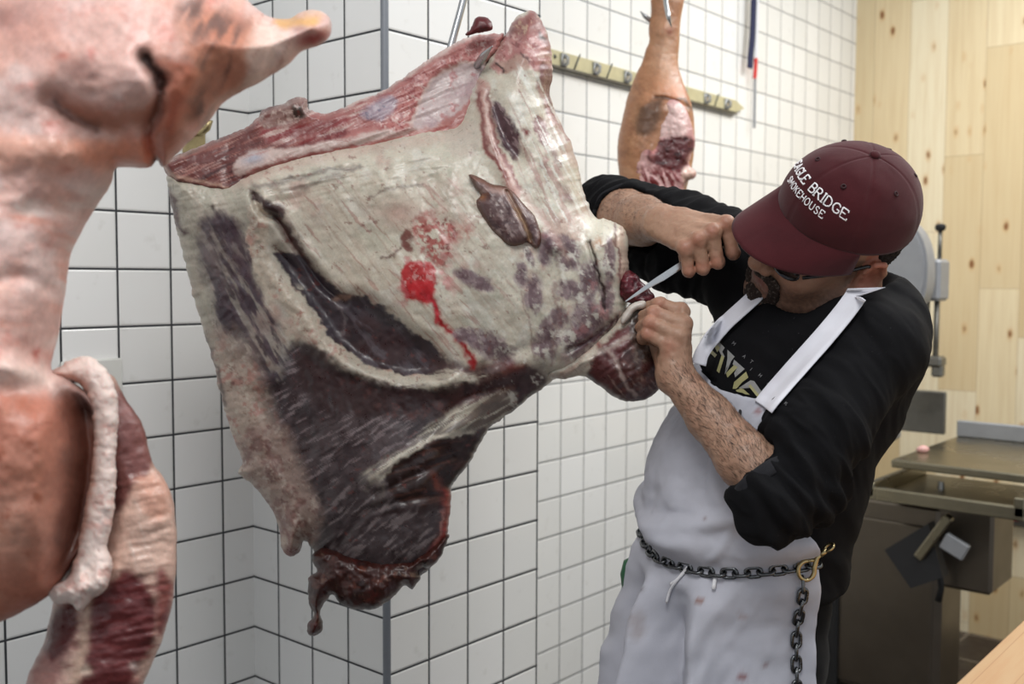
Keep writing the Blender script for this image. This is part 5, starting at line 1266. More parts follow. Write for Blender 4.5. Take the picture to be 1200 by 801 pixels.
# printing on the chest of the shirt
def printed(polys, name, m, lift=.0016):
    mb = MB()
    for poly in polys:
        poly = np.asarray(poly, float); n = len(poly); c = poly.mean(0); ring = []
        for i in range(n):
            a, b = poly[i], poly[(i + 1) % n]
            for k in range(3): ring.append(a + (b - a) * k / 3)
        P = np.array([cast(*c, bvS)] + [cast(*q, bvS) for q in ring])
        P = P * (1 - lift / np.linalg.norm(P, axis=1))[:, None]; m_ = len(ring)
        mb.add(C2W(P), [(0, 1 + i, 1 + (i + 1) % m_) for i in range(m_)])
    return mb.build(name, m, sh, False)
mGrey = simple('grey_print', (136, 136, 134), .6, 0, .1, 60, .05); mOlive = simple('olive_print', (152, 148, 104), .6, 0, .12, 60, .05)
S5 = lambda pts: [(800 + x / 5.72, 360 + y / 5.72) for x, y in pts]
grey = [[(238, 222), (282, 270), (262, 300), (282, 330), (270, 340), (222, 250)], [(300, 283), (348, 330), (325, 360), (300, 420), (282, 450), (300, 340)], [(345, 350), (416, 412), (352, 468), (345, 440), (372, 415), (335, 380)], [(455, 488), (480, 494), (540, 580), (520, 600), (470, 515), (390, 545), (375, 540)], [(615, 648), (636, 674), (600, 684), (598, 668)]]
olive = [[(225, 245), (250, 270), (232, 300), (212, 262)], [(190, 280), (230, 318), (215, 335), (178, 298)], [(262, 315), (278, 335), (245, 440), (228, 425)], [(290, 440), (345, 385), (370, 400), (300, 470)], [(345, 500), (425, 430), (440, 470), (400, 500), (360, 545), (335, 545)], [(405, 545), (450, 585), (420, 582), (385, 565)], [(455, 515), (525, 600), (500, 600), (440, 525)], [(355, 555), (395, 540), (415, 575), (365, 565)]]
for p_ in grey: printed([S5(p_)], 'chest_print', mGrey)
for p_ in olive: printed([S5(p_)], 'chest_print', mOlive, .0022)
# a line of small spaced capitals above it, as strokes
GL = {'H': [[(0, 0), (0, 1)], [(.7, 0), (.7, 1)], [(0, .5), (.7, .5)]], 'M': [[(0, 0), (0, 1), (.4, .4), (.8, 1), (.8, 0)]], 'A': [[(0, 0), (.4, 1), (.8, 0)], [(.15, .35), (.65, .35)]], 'T': [[(.4, 0), (.4, 1)], [(0, 1), (.8, 1)]], 'I': [[(0, 0), (0, 1)]],
      'O': [[(.4 + .4 * math.cos(a * PI / 6), .5 + .5 * math.sin(a * PI / 6)) for a in range(13)]], 'K': [[(0, 0), (0, 1)], [(.7, 1), (0, .45)], [(.25, .62), (.75, 0)]]}
def stroke_poly(pts, w):
    out = []
    for a, b in zip(pts[:-1], pts[1:]):
        a = np.array(a); b = np.array(b); d = b - a; L = np.linalg.norm(d) + 1e-9; n = np.array([-d[1], d[0]]) / L * w / 2; e = d / L * w * .3
        out.append([a - n - e, b - n + e, b + n + e, a + n - e])
    return out
mDull = simple('dull_grey_print', (112, 112, 114), .6, 0, .05, 60, .0)
for ch, x, y in [('H', 196, 104), ('M', 330, 244), ('A', 400, 330), ('T', 448, 366), ('I', 452, 422), ('H', 508, 458), ('O', 562, 516), ('K', 680, 646)]:
    ang = math.radians(41); sz = 3.6; polys = []
    for st in GL[ch]:
        for q in stroke_poly(st, .17):
            polys.append([(800 + x / 5.72 + (p[0] * math.cos(ang) * sz + p[1] * math.sin(ang) * sz), 360 + y / 5.72 + (p[0] * math.sin(ang) * sz - p[1] * math.cos(ang) * sz)) for p in q])
    printed(polys, 'chest_lettering', mDull)

# ------------------------------------------------------------------ cap
RF, RL, RH = .107, .091, .100
def dome(th, ph, lift=0.0):
    """th around (0 = front), ph 0 rim .. pi/2 top; head-local"""
    th = np.asarray(th, float); ph = np.asarray(ph, float)
    c = np.cos(ph) ** .88; sn = np.sin(ph) ** .95
    seam = np.min(np.abs(((th[..., None] - np.radians([0, 60, 120, 180, 240, 300, 360])) + PI) % (2 * PI) - PI), -1)
    g = -.0010 * np.exp(-(seam * c * .1 / .0018) ** 2) * (np.abs(th) >= 0)
    k = 1 + (lift + g) / .1
    f = RF * np.cos(th) * c * k; l = RL * np.sin(th) * c * k; u = RH * sn * k
    fr = np.maximum(np.cos(th), 0)
    f = f + .010 * fr * np.sin(np.clip(ph * 1.6, 0, PI))                     # upright front panels
    return np.stack([f - .012, l, u + .054 + .006 * np.cos(th) * c], -1)
def H3(q): return HC + q @ HM
mCap = cloth_mat('maroon_cotton_twill', (62, 23, 27), 1300, .85, .1, .3, .12)
n_th, n_ph = 144, 40
TH, PHH = np.meshgrid(np.linspace(-PI, PI, n_th, endpoint=False), np.linspace(0, PI / 2 - .02, n_ph), indexing='xy')
Q = dome(TH, PHH); Q = Q + (fbm(Q * 35, 3) * .0012 + fbm(Q * np.array([18, 18, 30]) + 4, 2) * .0016)[..., None] * np.array([.5, .5, .5])
I = np.arange(n_th * n_ph).reshape(n_ph, n_th)
F = np.stack([I[:-1], np.roll(I, -1, 1)[:-1], np.roll(I, -1, 1)[1:], I[1:]], -1).reshape(-1, 4)
Vo = Q.reshape(-1, 3); c_ = np.array([-.012, 0, .054]); Vi = c_ + (Vo - c_) * .972
rimE = [(i, (i + 1) % n_th, (i + 1) % n_th + len(Vo), i + len(Vo)) for i in range(n_th)]
top = len(Vo) * 2
Vall = np.vstack([Vo, Vi, [[-.012, 0, .054 + RH]], [[-.012, 0, .054 + RH * .972]]])
Fl = [tuple(f) for f in F] + [tuple(f[::-1] + len(Vo)) for f in F] + [r[::-1] for r in rimE] + [(I[-1, i], I[-1, (i + 1) % n_th], top) for i in range(n_th)] + [(I[-1, (i + 1) % n_th] + len(Vo), I[-1, i] + len(Vo), top + 1) for i in range(n_th)]
cap = mesh('cap', C2W(H3(Vall)), Fl, mCap, man, True); bm_fix(cap)
# brim
aa = np.linspace(-1, 1, 49); tt = np.linspace(0, 1, 16); A_, T_ = np.meshgrid(aa, tt, indexing='xy')
S_ = dome(A_ * math.radians(64), 0 * A_ + .03)
ext = .077 * np.clip(1 - np.abs(A_) ** 2.6, 0, 1) ** .75
fB = S_[..., 0] + ext * T_ - .006; lB = S_[..., 1] * (1 + .04 * T_ * (1 - np.abs(A_) ** 3)); uB = S_[..., 2] - .004 - .014 * T_ - .012 * T_ ** 2 - .010 * (A_ ** 2) * T_
PB = H3(np.stack([fB, lB, uB], -1))
shell(PB[:, ::1], .0032, 'brim', mCap, cap)
# button, eyelets
S = Sdf(); S.ell(H(-.012, 0, .054 + RH + .001), (.0075, .0075, .0045), HM); Va, Fa = nets(S, .0012); cmesh('button', Va, Fa, mCap, cap)
mEy = simple('dark_maroon_thread', (44, 14, 18), .8, 0, .05, 90, 0)
for th in (-30, 30, 90, 150, 210, 270):
    t = math.radians(th); p0 = H3(dome(np.array(t), np.array(.92), .0006)); e1 = unit(H3(dome(np.array(t + .05), np.array(.92))) - p0); e2 = unit(H3(dome(np.array(t), np.array(.97))) - p0)
    ring = [C2W(p0 + .0028 * (math.cos(a) * e1 + math.sin(a) * e2)) for a in np.linspace(0, 2 * PI, 16, endpoint=False)]
    MB().loop(ring, .0011, 6).build('eyelet', mEy, cap, True)
# embroidery on the front panels: strokes laid over the dome
SER = {'E': [[(0, 0), (0, 1)], [(0, 1), (.62, 1), (.62, .82)], [(0, .52), (.42, .52)], [(0, 0), (.66, 0), (.66, .2)]],
       'A': [[(-.08, 0), (.16, 0)], [(.04, 0), (.40, 1), (.76, 0)], [(.62, 0), (.90, 0)], [(.16, .34), (.64, .34)]],
       'G': [[(.72, .78), (.6, .96), (.38, 1), (.14, .86), (.02, .5), (.14, .14), (.38, 0), (.62, .06), (.72, .2), (.72, .42), (.46, .42)]],
       'L': [[(0, 0), (0, 1)], [(-.1, 1), (.14, 1)], [(0, 0), (.62, 0), (.62, .22)]],
       'B': [[(0, 0), (0, 1), (.4, 1), (.56, .88), (.56, .66), (.4, .53), (0, .53)], [(.4, .53), (.62, .42), (.66, .22), (.54, .04), (.4, 0), (0, 0)]],
       'R': [[(0, 0), (0, 1), (.42, 1), (.58, .88), (.58, .64), (.42, .5), (0, .5)], [(.34, .5), (.68, 0), (.8, 0)], [(-.1, 0), (.14, 0)]],
       'I': [[(.1, 0), (.1, 1)], [(-.04, 0), (.24, 0)], [(-.04, 1), (.24, 1)]],
       'D': [[(0, 0), (0, 1), (.34, 1), (.6, .82), (.7, .5), (.6, .18), (.34, 0), (0, 0)]],
       'S': [[(.58, .82), (.46, .97), (.26, 1), (.08, .88), (.06, .7), (.2, .56), (.42, .46), (.58, .32), (.56, .12), (.4, 0), (.2, 0), (.02, .16)]],
       'M': [[(0, 0), (0, 1), (.4, .3), (.8, 1), (.8, 0)]], 'O': [[(.38 + .38 * math.cos(a * PI / 8), .5 + .5 * math.sin(a * PI / 8)) for a in range(17)]],
       'K': [[(0, 0), (0, 1)], [(.62, 1), (0, .42)], [(.22, .6), (.66, 0)]], 'H': [[(0, 0), (0, 1)], [(.66, 0), (.66, 1)], [(0, .5), (.66, .5)]], 'U': [[(0, 1), (0, .3), (.12, .06), (.34, 0), (.56, .06), (.66, .3), (.66, 1)]]}
WID = {'E': .66, 'A': .8, 'G': .74, 'L': .62, 'B': .66, 'R': .74, 'I': .2, 'D': .7, 'S': .6, 'M': .8, 'O': .76, 'K': .66, 'H': .66, 'U': .66, ' ': .5}
def embroider(txt, hgt, mid, arch, gap, w, name, thick):
    """txt centred on the front seam; mid = polar angle of the base line"""
    tot = sum(WID[c] for c in txt) * hgt * w + gap * (len(txt) - 1); x = -tot / 2; mb = MB()
    for c in txt:
        for st in SER.get(c, []):
            pts = [st[0]]
            for a, b in zip(st[:-1], st[1:]):
                for k in range(1, 4): pts.append((a[0] + (b[0] - a[0]) * k / 3, a[1] + (b[1] - a[1]) * k / 3))
            P = []
            for gx, gy in pts:
                lx = x + gx * hgt * w; ly = gy * hgt - arch * (lx / .05) ** 2
                ph = mid + ly / .108; th = lx / (.106 * math.cos(mid + .05))
                P.append(H3(dome(np.array(th), np.array(ph), .0008)))
            mb.tube(C2W(np.array(P)), thick, 6, True)
        x += WID[c] * hgt * w + gap
    return mb.build(name, simple('white_thread', (236, 234, 236), .6, 0, .04, 200, .1), cap, True)
embroider('EAGLE BRIDGE', .0150, .60, .0075, .0028, .92, 'embroidered_lettering', .00105)
embroider('SMOKEHOUSE', .0115, .415, .0055, .0031, .84, 'embroidered_lettering', .00075)

# ------------------------------------------------------------------ glasses, beard, hair
mFr = simple('black_plastic_frame', (18, 18, 20), .25, 0, .1, 60, 0); gl = MB()
gl.tube(C2W(np.array([H(-.016, .086, .024), H(.006, .085, .030), H(.05, .079, .022), H(.098, .067, .016)])), .0026, 8, True, 1.0)
gl.tube(C2W(np.array([H(-.016, -.086, .024), H(.006, -.085, .030), H(.05, -.079, .022), H(.098, -.067, .016)])), .0026, 8)
gl.tube(C2W(np.array([H(.100, .066, .026), H(.112, .04, .03), H(.117, .012, .026), H(.119, 0, .024), H(.117, -.012, .026), H(.112, -.04, .03), H(.100, -.066, .026)])), .0024, 8)
go = gl.build('glasses', mFr, man, True)
mLens = simple('dark_lens', (22, 20, 22), .06, 0, .05, 60, 0)
for s in (-1, 1):
    S = Sdf(); S.ell(H(.106, s * .037, .012), (.0035, .027, .0185), np.array([unit(HF + s * .28 * HL), unit(HL - s * .28 * HF), HU])); Va, Fa = nets(S, .0015); cmesh('lens', Va, Fa, mLens, go)
bd = Sdf(); bd.ell(H(.086, 0, -.086), (.022, .027, .025), HM, .012).cone(H(.099, -.028, -.036), H(.108, 0, -.030), .0062, .0068, .006).cone(H(.099, .028, -.036), H(.108, 0, -.030), .0062, .0068, .006)
for s in (-1, 1): bd.cone(H(.097, s * .028, -.037), H(.086, s * .027, -.075), .0075, .010, .008)
bd.cute(H(.106, 0, -.049), (.02, .018, .007), HM, .006)
Va, Fa = nets(bd, .0015); Na = vnormals(Va, Fa); Na = Na if (Na * (Va - Va.mean(0))).sum() > 0 else -Na
Va = Va + Na * (.0009 * fbm(Va * 620, 3) + .001 * fbm(Va * 150, 3))[:, None]
bc = lin((52, 42, 37)) + (lin((150, 140, 130)) - lin((52, 42, 37))) * (.45 * sstep(.2, .8, fbm(Va * 380 + 3, 3)))[:, None]
mHair = meat_mat('dark_hair', .75, 700, .5, 0, .5, .2)
cmesh('beard', Va, Fa, mHair, man, bc)
hr = Sdf(); hr.ell(H(-.022, 0, .03), (.092, .0815, .075), HM, .01).half(H(-.014, 0, 0), HF, .01).half(H(0, 0, .062), HU, .004).half(H(-.02, 0, -.028), -HU - .4 * HF, .01)
Va, Fa = nets(hr, .002); Na = vnormals(Va, Fa); Na = Na if (Na * (Va - Va.mean(0))).sum() > 0 else -Na
Va = Va + Na * (.002 * fbm(Va * 300, 3))[:, None]
cmesh('hair', Va, Fa, mHair, man, np.tile(lin((34, 28, 26)), (len(Va), 1)))
# ------------------------------------------------------------------ helpers for placing on known planes
def on_plane(px, py, axis, val):
    o = CAM; d = at(px, py, 1.0) @ MC; t = (val - o[axis]) / d[axis]; return o + t * d
def depth_of(w): return float(W2C(w)[2])
mSteel = simple('brushed_steel', (176, 178, 180), .32, 1.0, .06, 50, .08)
mDarkSteel = simple('dull_steel', (120, 118, 112), .42, .9, .1, 30, .1)
mChain = simple('dark_steel_chain', (96, 98, 100), .28, 1.0, .2, 120, .2)
mBrass = simple('worn_brass', (176, 160, 120), .35, 1.0, .12, 120, .15)
mBlack = simple('black_rubber', (26, 26, 27), .6, 0, .1, 60, .1)
# ------------------------------------------------------------------ knife
def knife():
    a, b = at(733.5, 353.5, 1.492), at(868, 266, 1.5035); e = unit(b - a); mid = at(800, 310, 1.4975); n0 = unit(np.cross(e, np.array([0, 0, 1.0]))); n0 = n0 if n0[1] > 0 else -n0
    nz = unit(np.cross(e, n0)); L = np.linalg.norm(mid - a) + .012
    root = empty('boning_knife', C2W(mid)); tag(root, 'narrow steel boning knife held in the fist of the man', 'knife')
    V = []; F = []; n = 14
    for i in range(n + 1):
        t = i / n; w = .0098 * min(1, (.10 + 1.6 * t) ** .8) ; th = .0011 * (.4 + .6 * t); up = .0018 + .0040 * min(1, t * 2.2)
        c = a + e * L * t
        V += [c + n0 * up + nz * th, c + n0 * up - nz * th, c - n0 * (w - up) * .55 + nz * th * .7, c - n0 * (w - up) * .55 - nz * th * .7, c - n0 * (w - up)]
    for i in range(n):
        o = i * 5; k = o + 5
        F += [(o, o + 1, k + 1, k), (o, k, k + 2, o + 2), (o + 1, o + 3, k + 3, k + 1), (o + 2, k + 2, k + 4, o + 4), (o + 3, o + 4, k + 4, k + 3)]
    F += [(0, 2, 4, 3, 1), (n * 5, n * 5 + 1, n * 5 + 3, n * 5 + 4, n * 5 + 2)]
    o = mesh('blade', C2W(np.array(V)), F, simple('knife_blade_steel', (196, 198, 200), .3, 1.0, .05, 90, .05), root, False); bm_fix(o)
    h = MB(); P = [a + e * (L - .004 + (np.linalg.norm(b - a) - L) * t) for t in np.linspace(0, 1, 9)]
    h.tube(C2W(np.array(P)), [.0085, .0095, .0100, .0098, .0092, .0092, .0096, .0098, .008], 16); h.build('handle', mBlack, root, True)
knife()
# ------------------------------------------------------------------ chain belt
def link_mesh(): 
    pts = []; hl, hw = .0112, .0066
    for k in range(28):
        t = 2 * PI * k / 28; pts.append((math.copysign(hl - hw, math.cos(t)) * (1 if abs(math.cos(t)) > 1e-6 else 0) + hw * math.cos(t), hw * math.sin(t), 0))
    return MB().loop(np.array(pts), .0026, 8)
_lk = link_mesh()
def path_h(pts, step):
    p = np.asarray(pts); s_ = np.concatenate([[0], np.cumsum(np.linalg.norm(np.diff(p, axis=0), axis=1))]); q = np.arange(0, s_[-1], step)
    return np.stack([np.interp(q, s_, p[:, i]) for i in range(3)], 1)
belt = empty('chain_belt', C2W(apoint(h_chain(np.array(.9)), .9))); tag(belt, 'dark steel chain worn as a belt over the white apron, its loose end hanging', 'chain')
first = None
def lay(P, nrm, k0=0):
    global first
    for i in range(len(P) - 1):
        c = (P[i] + P[i + 1]) / 2; e = unit(P[i + 1] - P[i]); n = unit(nrm[i] - e * (nrm[i] @ e)); b = np.cross(e, n)
        if (i + k0) % 2: n, b = unit(n * .5 + b), unit(b * .5 - n)
        if first is None:
            first = _lk.build('link', mChain, belt, True); o = first
        else:
            o = first.copy(); COL.objects.link(o); o.parent = belt
        Cw = C2W(c); ax = [e @ MC, b @ MC, n @ MC]
        M = Matrix(((ax[0][0], ax[1][0], ax[2][0], Cw[0]), (ax[0][1], ax[1][1], ax[2][1], Cw[1]), (ax[0][2], ax[1][2], ax[2][2], Cw[2]), (0, 0, 0, 1)))
        o.matrix_parent_inverse = Matrix.Translation(-Vector(belt.location)); o.matrix_basis = M
phs = np.linspace(-1.72, 1.70, 160); bp = np.array([apoint(float(h_chain(np.array(f))), f, .0045) for f in phs])
for _ in range(6): bp[1:-1] = (bp[:-2] + 2 * bp[1:-1] + bp[2:]) / 4
bx, by = pix(bp); kc = int(np.argmin(np.abs(bx - 938) + 1e3 * (phs < .3))); print('clasp', kc, bx[kc], by[kc], 'left', bx[:20].min(), by[20], 'right', bx[-1], by[-1])
bn = bp - axis_at((bp - PE) @ BU); bn = bn / np.linalg.norm(bn, axis=1)[:, None]
def along_path(P, N_, step):
    q = path_h(P, step); j = np.array([np.argmin(np.linalg.norm(P - x, axis=1)) for x in q]); return q, N_[j]
STEP = .0172
q, nn_ = along_path(bp, bn, STEP); lay(q, nn_)
# the loose end hangs straight down from the clasp
cl = bp[kc] + bn[kc] * .006
hang = []
for t in np.arange(.014, .34, .004):
    p = cl + DOWN * t; h = (p - PE) @ BU; ph = math.atan2((p - axis_at(h)) @ BL, (p - axis_at(h)) @ BF); hang.append(apoint(float(h), ph, .0055))
hang = np.array(hang)
for _ in range(8): hang[1:-1] = (hang[:-2] + 2 * hang[1:-1] + hang[2:]) / 4
q = path_h(hang, STEP); lay(q, np.tile(bn[kc], (len(q), 1)), 1)
# brass snap hook that closes it
def clasp():
    e = unit(bp[kc + 6] - bp[kc - 6]); n = bn[kc]; b = np.cross(e, n); b = b if b @ DOWN < 0 else -b; c = cl + n * .003 + e * .002 - b * .004
    P = [c + .0135 * (math.cos(t) * e * .9 + math.sin(t) * b) for t in np.linspace(math.radians(75), math.radians(370), 26)]
    P += [c + .017 * e + .016 * b, c + .024 * e + .021 * b]
    mb = MB(); mb.tube(C2W(np.array(P)), [.0028] * 20 + [.0034] * 8, 10)
    mb.tube(C2W(np.array([c + .0135 * b + .003 * e, c + .013 * e + .013 * b])), .0024, 8)
    mb.tube(C2W(np.array([c + .022 * e + .019 * b, c + .032 * e + .025 * b])), [.0042, .0036], 10)
    R_ = [c + .036 * e + .028 * b + .007 * (math.cos(t) * (e * .8 + b * .6) + math.sin(t) * n) for t in np.linspace(0, 2 * PI, 20, endpoint=False)]
    mb.loop(C2W(np.array(R_)), .0022, 8)
    o = mb.build('snap_hook', mBrass, belt, True); tag(o, 'brass snap hook')
clasp()
# a green handled tool on the far hip
gk = at(739, 672, 1.65); g = empty('green_handled_tool', C2W(gk)); tag(g, 'green handled tool hung at the hip of the man, half hidden by the apron', 'tool')
MB().tube(C2W(np.array([at(745, 698, 1.65), at(741, 688, 1.65), at(739, 672, 1.65), at(741, 660, 1.65), at(745, 654, 1.65)])), [.012, .017, .017, .015, .007], 14).build('handle', simple('green_plastic', (30, 84, 52), .45, 0, .1, 60, .05), g, True)
MB().tube(C2W(np.array([at(745, 654, 1.65), at(754, 636, 1.64), at(758, 622, 1.62)])), [.006, .008, .006], 12).build('hanger', simple('dark_blue_plastic', (40, 44, 62), .5, 0, .1, 60, .05), g, True)
# pens in the bib
for i, (x0, y0, x1, y1) in enumerate([(858, 482, 864, 458), (867, 484, 872, 462)]):
    A = cast(x0, y0, bvA, .004); B = cast(x1, y1, bvA, .010); p = MB().tube(C2W(np.array([A + (A - B) * 1.2, A, B])), .0024, 10).build('pen', mBlack, None, True)
    tag(p, ['black pen in the apron bib, nearer the hairy forearm', 'black pen in the apron bib, nearer the shirt print'][i], 'pen', 'pens in the apron bib')
# ------------------------------------------------------------------ hooks
def hookobj(name, pts, r, label, tip=True):
    P = spline(np.array(pts), 8); R_ = np.full(len(P), r)
    if tip: R_[-8:] = np.linspace(r, r * .12, 8)
    o = MB().tube(C2W(P), R_, 12).build(name, mSteel, None, True); return tag(o, label, 'hook')
hookobj('meat_hook', [at(575, -150, 1.575), at(556, -60, 1.575), at(543, 0, 1.572), at(528, 56, 1.568), at(522, 84, 1.562), at(526, 102, 1.56), at(540, 100, 1.565), at(554, 84, 1.55), at(565, 68, 1.497), at(577, 54, 1.462)], .0058, 'steel meat hook running up from the large beef forequarter')
hookobj('meat_hook', [at(800, -110, 2.46), at(790, -60, 2.45), at(781, -20, 2.42), at(780, 0, 2.375), at(783, 18, 2.36), at(787, 32, 2.37)], .0055, 'steel hook point in front of the tan pork leg')
hookobj('meat_hook', [at(800, -105, 2.48), at(792, -40, 2.49), at(786, 10, 2.49), at(777, 30, 2.48), at(765, 26, 2.46), at(757, 20, 2.45), at(750, 13, 2.44)], .006, 'steel hook point sticking out left of the tan pork leg')
# ------------------------------------------------------------------ knife rail on the far wall
def rail():
    y = yF; A = on_plane(645, 72, 1, y); B = on_plane(858, 122, 1, y); zc = (A[2] + B[2]) / 2; x0, x1 = A[0] - .1, B[0]; h = .040
    root = empty('knife_rail', (x0, y, zc)); tag(root, 'long cream and steel knife rail with clips fixed to the far tiled wall', 'rail')
    P = [(x0, -h / 2), (x1, -h / 2), (x1 + .06, 0), (x1, h / 2), (x0, h / 2)]
    MB().prism(P, (0, y, zc), (1, 0, 0), (0, 0, 1), .001, .016, (0, -1, 0)).build('backing_board', simple('aged_cream_plastic', (196, 188, 150), .4, 0, .1, 30, .1), root)
    MB().box(((x0 + x1) / 2, y - .011, zc - h / 2 - .0045), (x1 - x0, .021, .008), None, .002).build('steel_edge', mDarkSteel, root)
    for px in (661, 698.5, 735, 772, 800, 828.5, 852.5):
        x = on_plane(px, 90, 1, y - .02)[0]; m = MB(); m.box((x, y - .019, zc - .002), (.026, .008, .036), None, .002); m.tube(np.array([[x, y - .022, zc + .010], [x, y - .034, zc + .002], [x, y - .033, zc - .012], [x, y - .020, zc - .016]]), .005, 10)
        m.build('clip', mSteel, root, False, 40)
    for px in (676, 714, 752, 790, 840):
        x = on_plane(px, 90, 1, y - .016)[0]; m = MB(); m.tube(np.array([[x - .016, y - .018, zc - .022], [x + .012, y - .018, zc + .026]]), .0022, 6); m.build('divider_pin', mChain, root, True)
    for px in (650, 832):
        x = on_plane(px, 90, 1, y - .016)[0]; m = MB(); m.tube(np.array([[x, y - .015, zc + .002], [x, y - .0185, zc + .002]]), [.007, .005], 12); m.build('screw', mChain, root, False, 40)
rail()
# straps hanging down the far wall
st = empty('hanging_straps', on_plane(884, 0, 1, yF - .03)); tag(st, 'navy strap and white strap with a red tip hanging on the far tiled wall', 'strap')
def strip_mesh(pts, w, name, m):
    V = []; F = []
    for (px, py) in pts:
        c = on_plane(px, py, 1, yF - .03); V += [c + [-w / 2, 0, 0], c + [w / 2, -.004, 0], c + [w / 2, .001, 0], c + [-w / 2, .005, 0]]
    n = len(pts)
    for i in range(n - 1):
        for k in range(4): F.append((i * 4 + k, i * 4 + (k + 1) % 4, i * 4 + 4 + (k + 1) % 4, i * 4 + 4 + k))
    F += [(0, 1, 2, 3), ((n - 1) * 4, (n - 1) * 4 + 1, (n - 1) * 4 + 2, (n - 1) * 4 + 3)]
    o = mesh(name, V, F, m, st, False); bm_fix(o); return o
strip_mesh([(884, -60), (883.5, 0), (882, 40), (880, 64), (879, 80)], .026, 'navy_strap', simple('navy_webbing', (36, 40, 74), .8, 0, .08, 200, .2))
strip_mesh([(889, -60), (888, 0), (887, 40), (886, 68)], .011, 'white_strap', simple('white_webbing', (226, 226, 230), .8, 0, .05, 200, .2))
strip_mesh([(886, 68), (885.5, 80), (884.5, 92)], .012, 'red_tip', simple('red_webbing', (206, 54, 50), .7, 0, .08, 200, .2))
strip_mesh([(885, 90), (884.5, 120), (884, 150)], .004, 'cord', simple('grey_cord', (150, 152, 156), .7, 0, .05, 200, 0))
# ------------------------------------------------------------------ brass hook and blank plate on the left wall
bw = on_plane(226, 163, 1, yL); bh = empty('wall_hook', bw); tag(bh, 'small brass wall hook on the left tiled wall behind the beef', 'hook')
MB().box(bw + [.0, -.004, 0], (.05, .007, .06), None, .002).build('back_plate', mBrass, bh)
MB().tube(np.array([bw + [0, -.006, .012], bw + [0, -.03, .01], bw + [.004, -.045, .018], bw + [.006, -.05, .034]]), [.008, .007, .0065, .0075], 12).build('hook', mBrass, bh, True)
pa = on_plane(70, 421, 1, yL); pb = on_plane(141, 421, 1, yL)
MB().box((pa + pb) / 2 + [0, -.004, -.056], (pb[0] - pa[0], .010, .112), None, .003).build('blank_cover_plate', simple('white_plastic', (224, 224, 218), .35, 0, .02, 40, .02), None, False, 40)
tag(bpy.data.objects['blank_cover_plate'], 'blank white cover plate on the left tiled wall beside the pig carcass', 'plate')
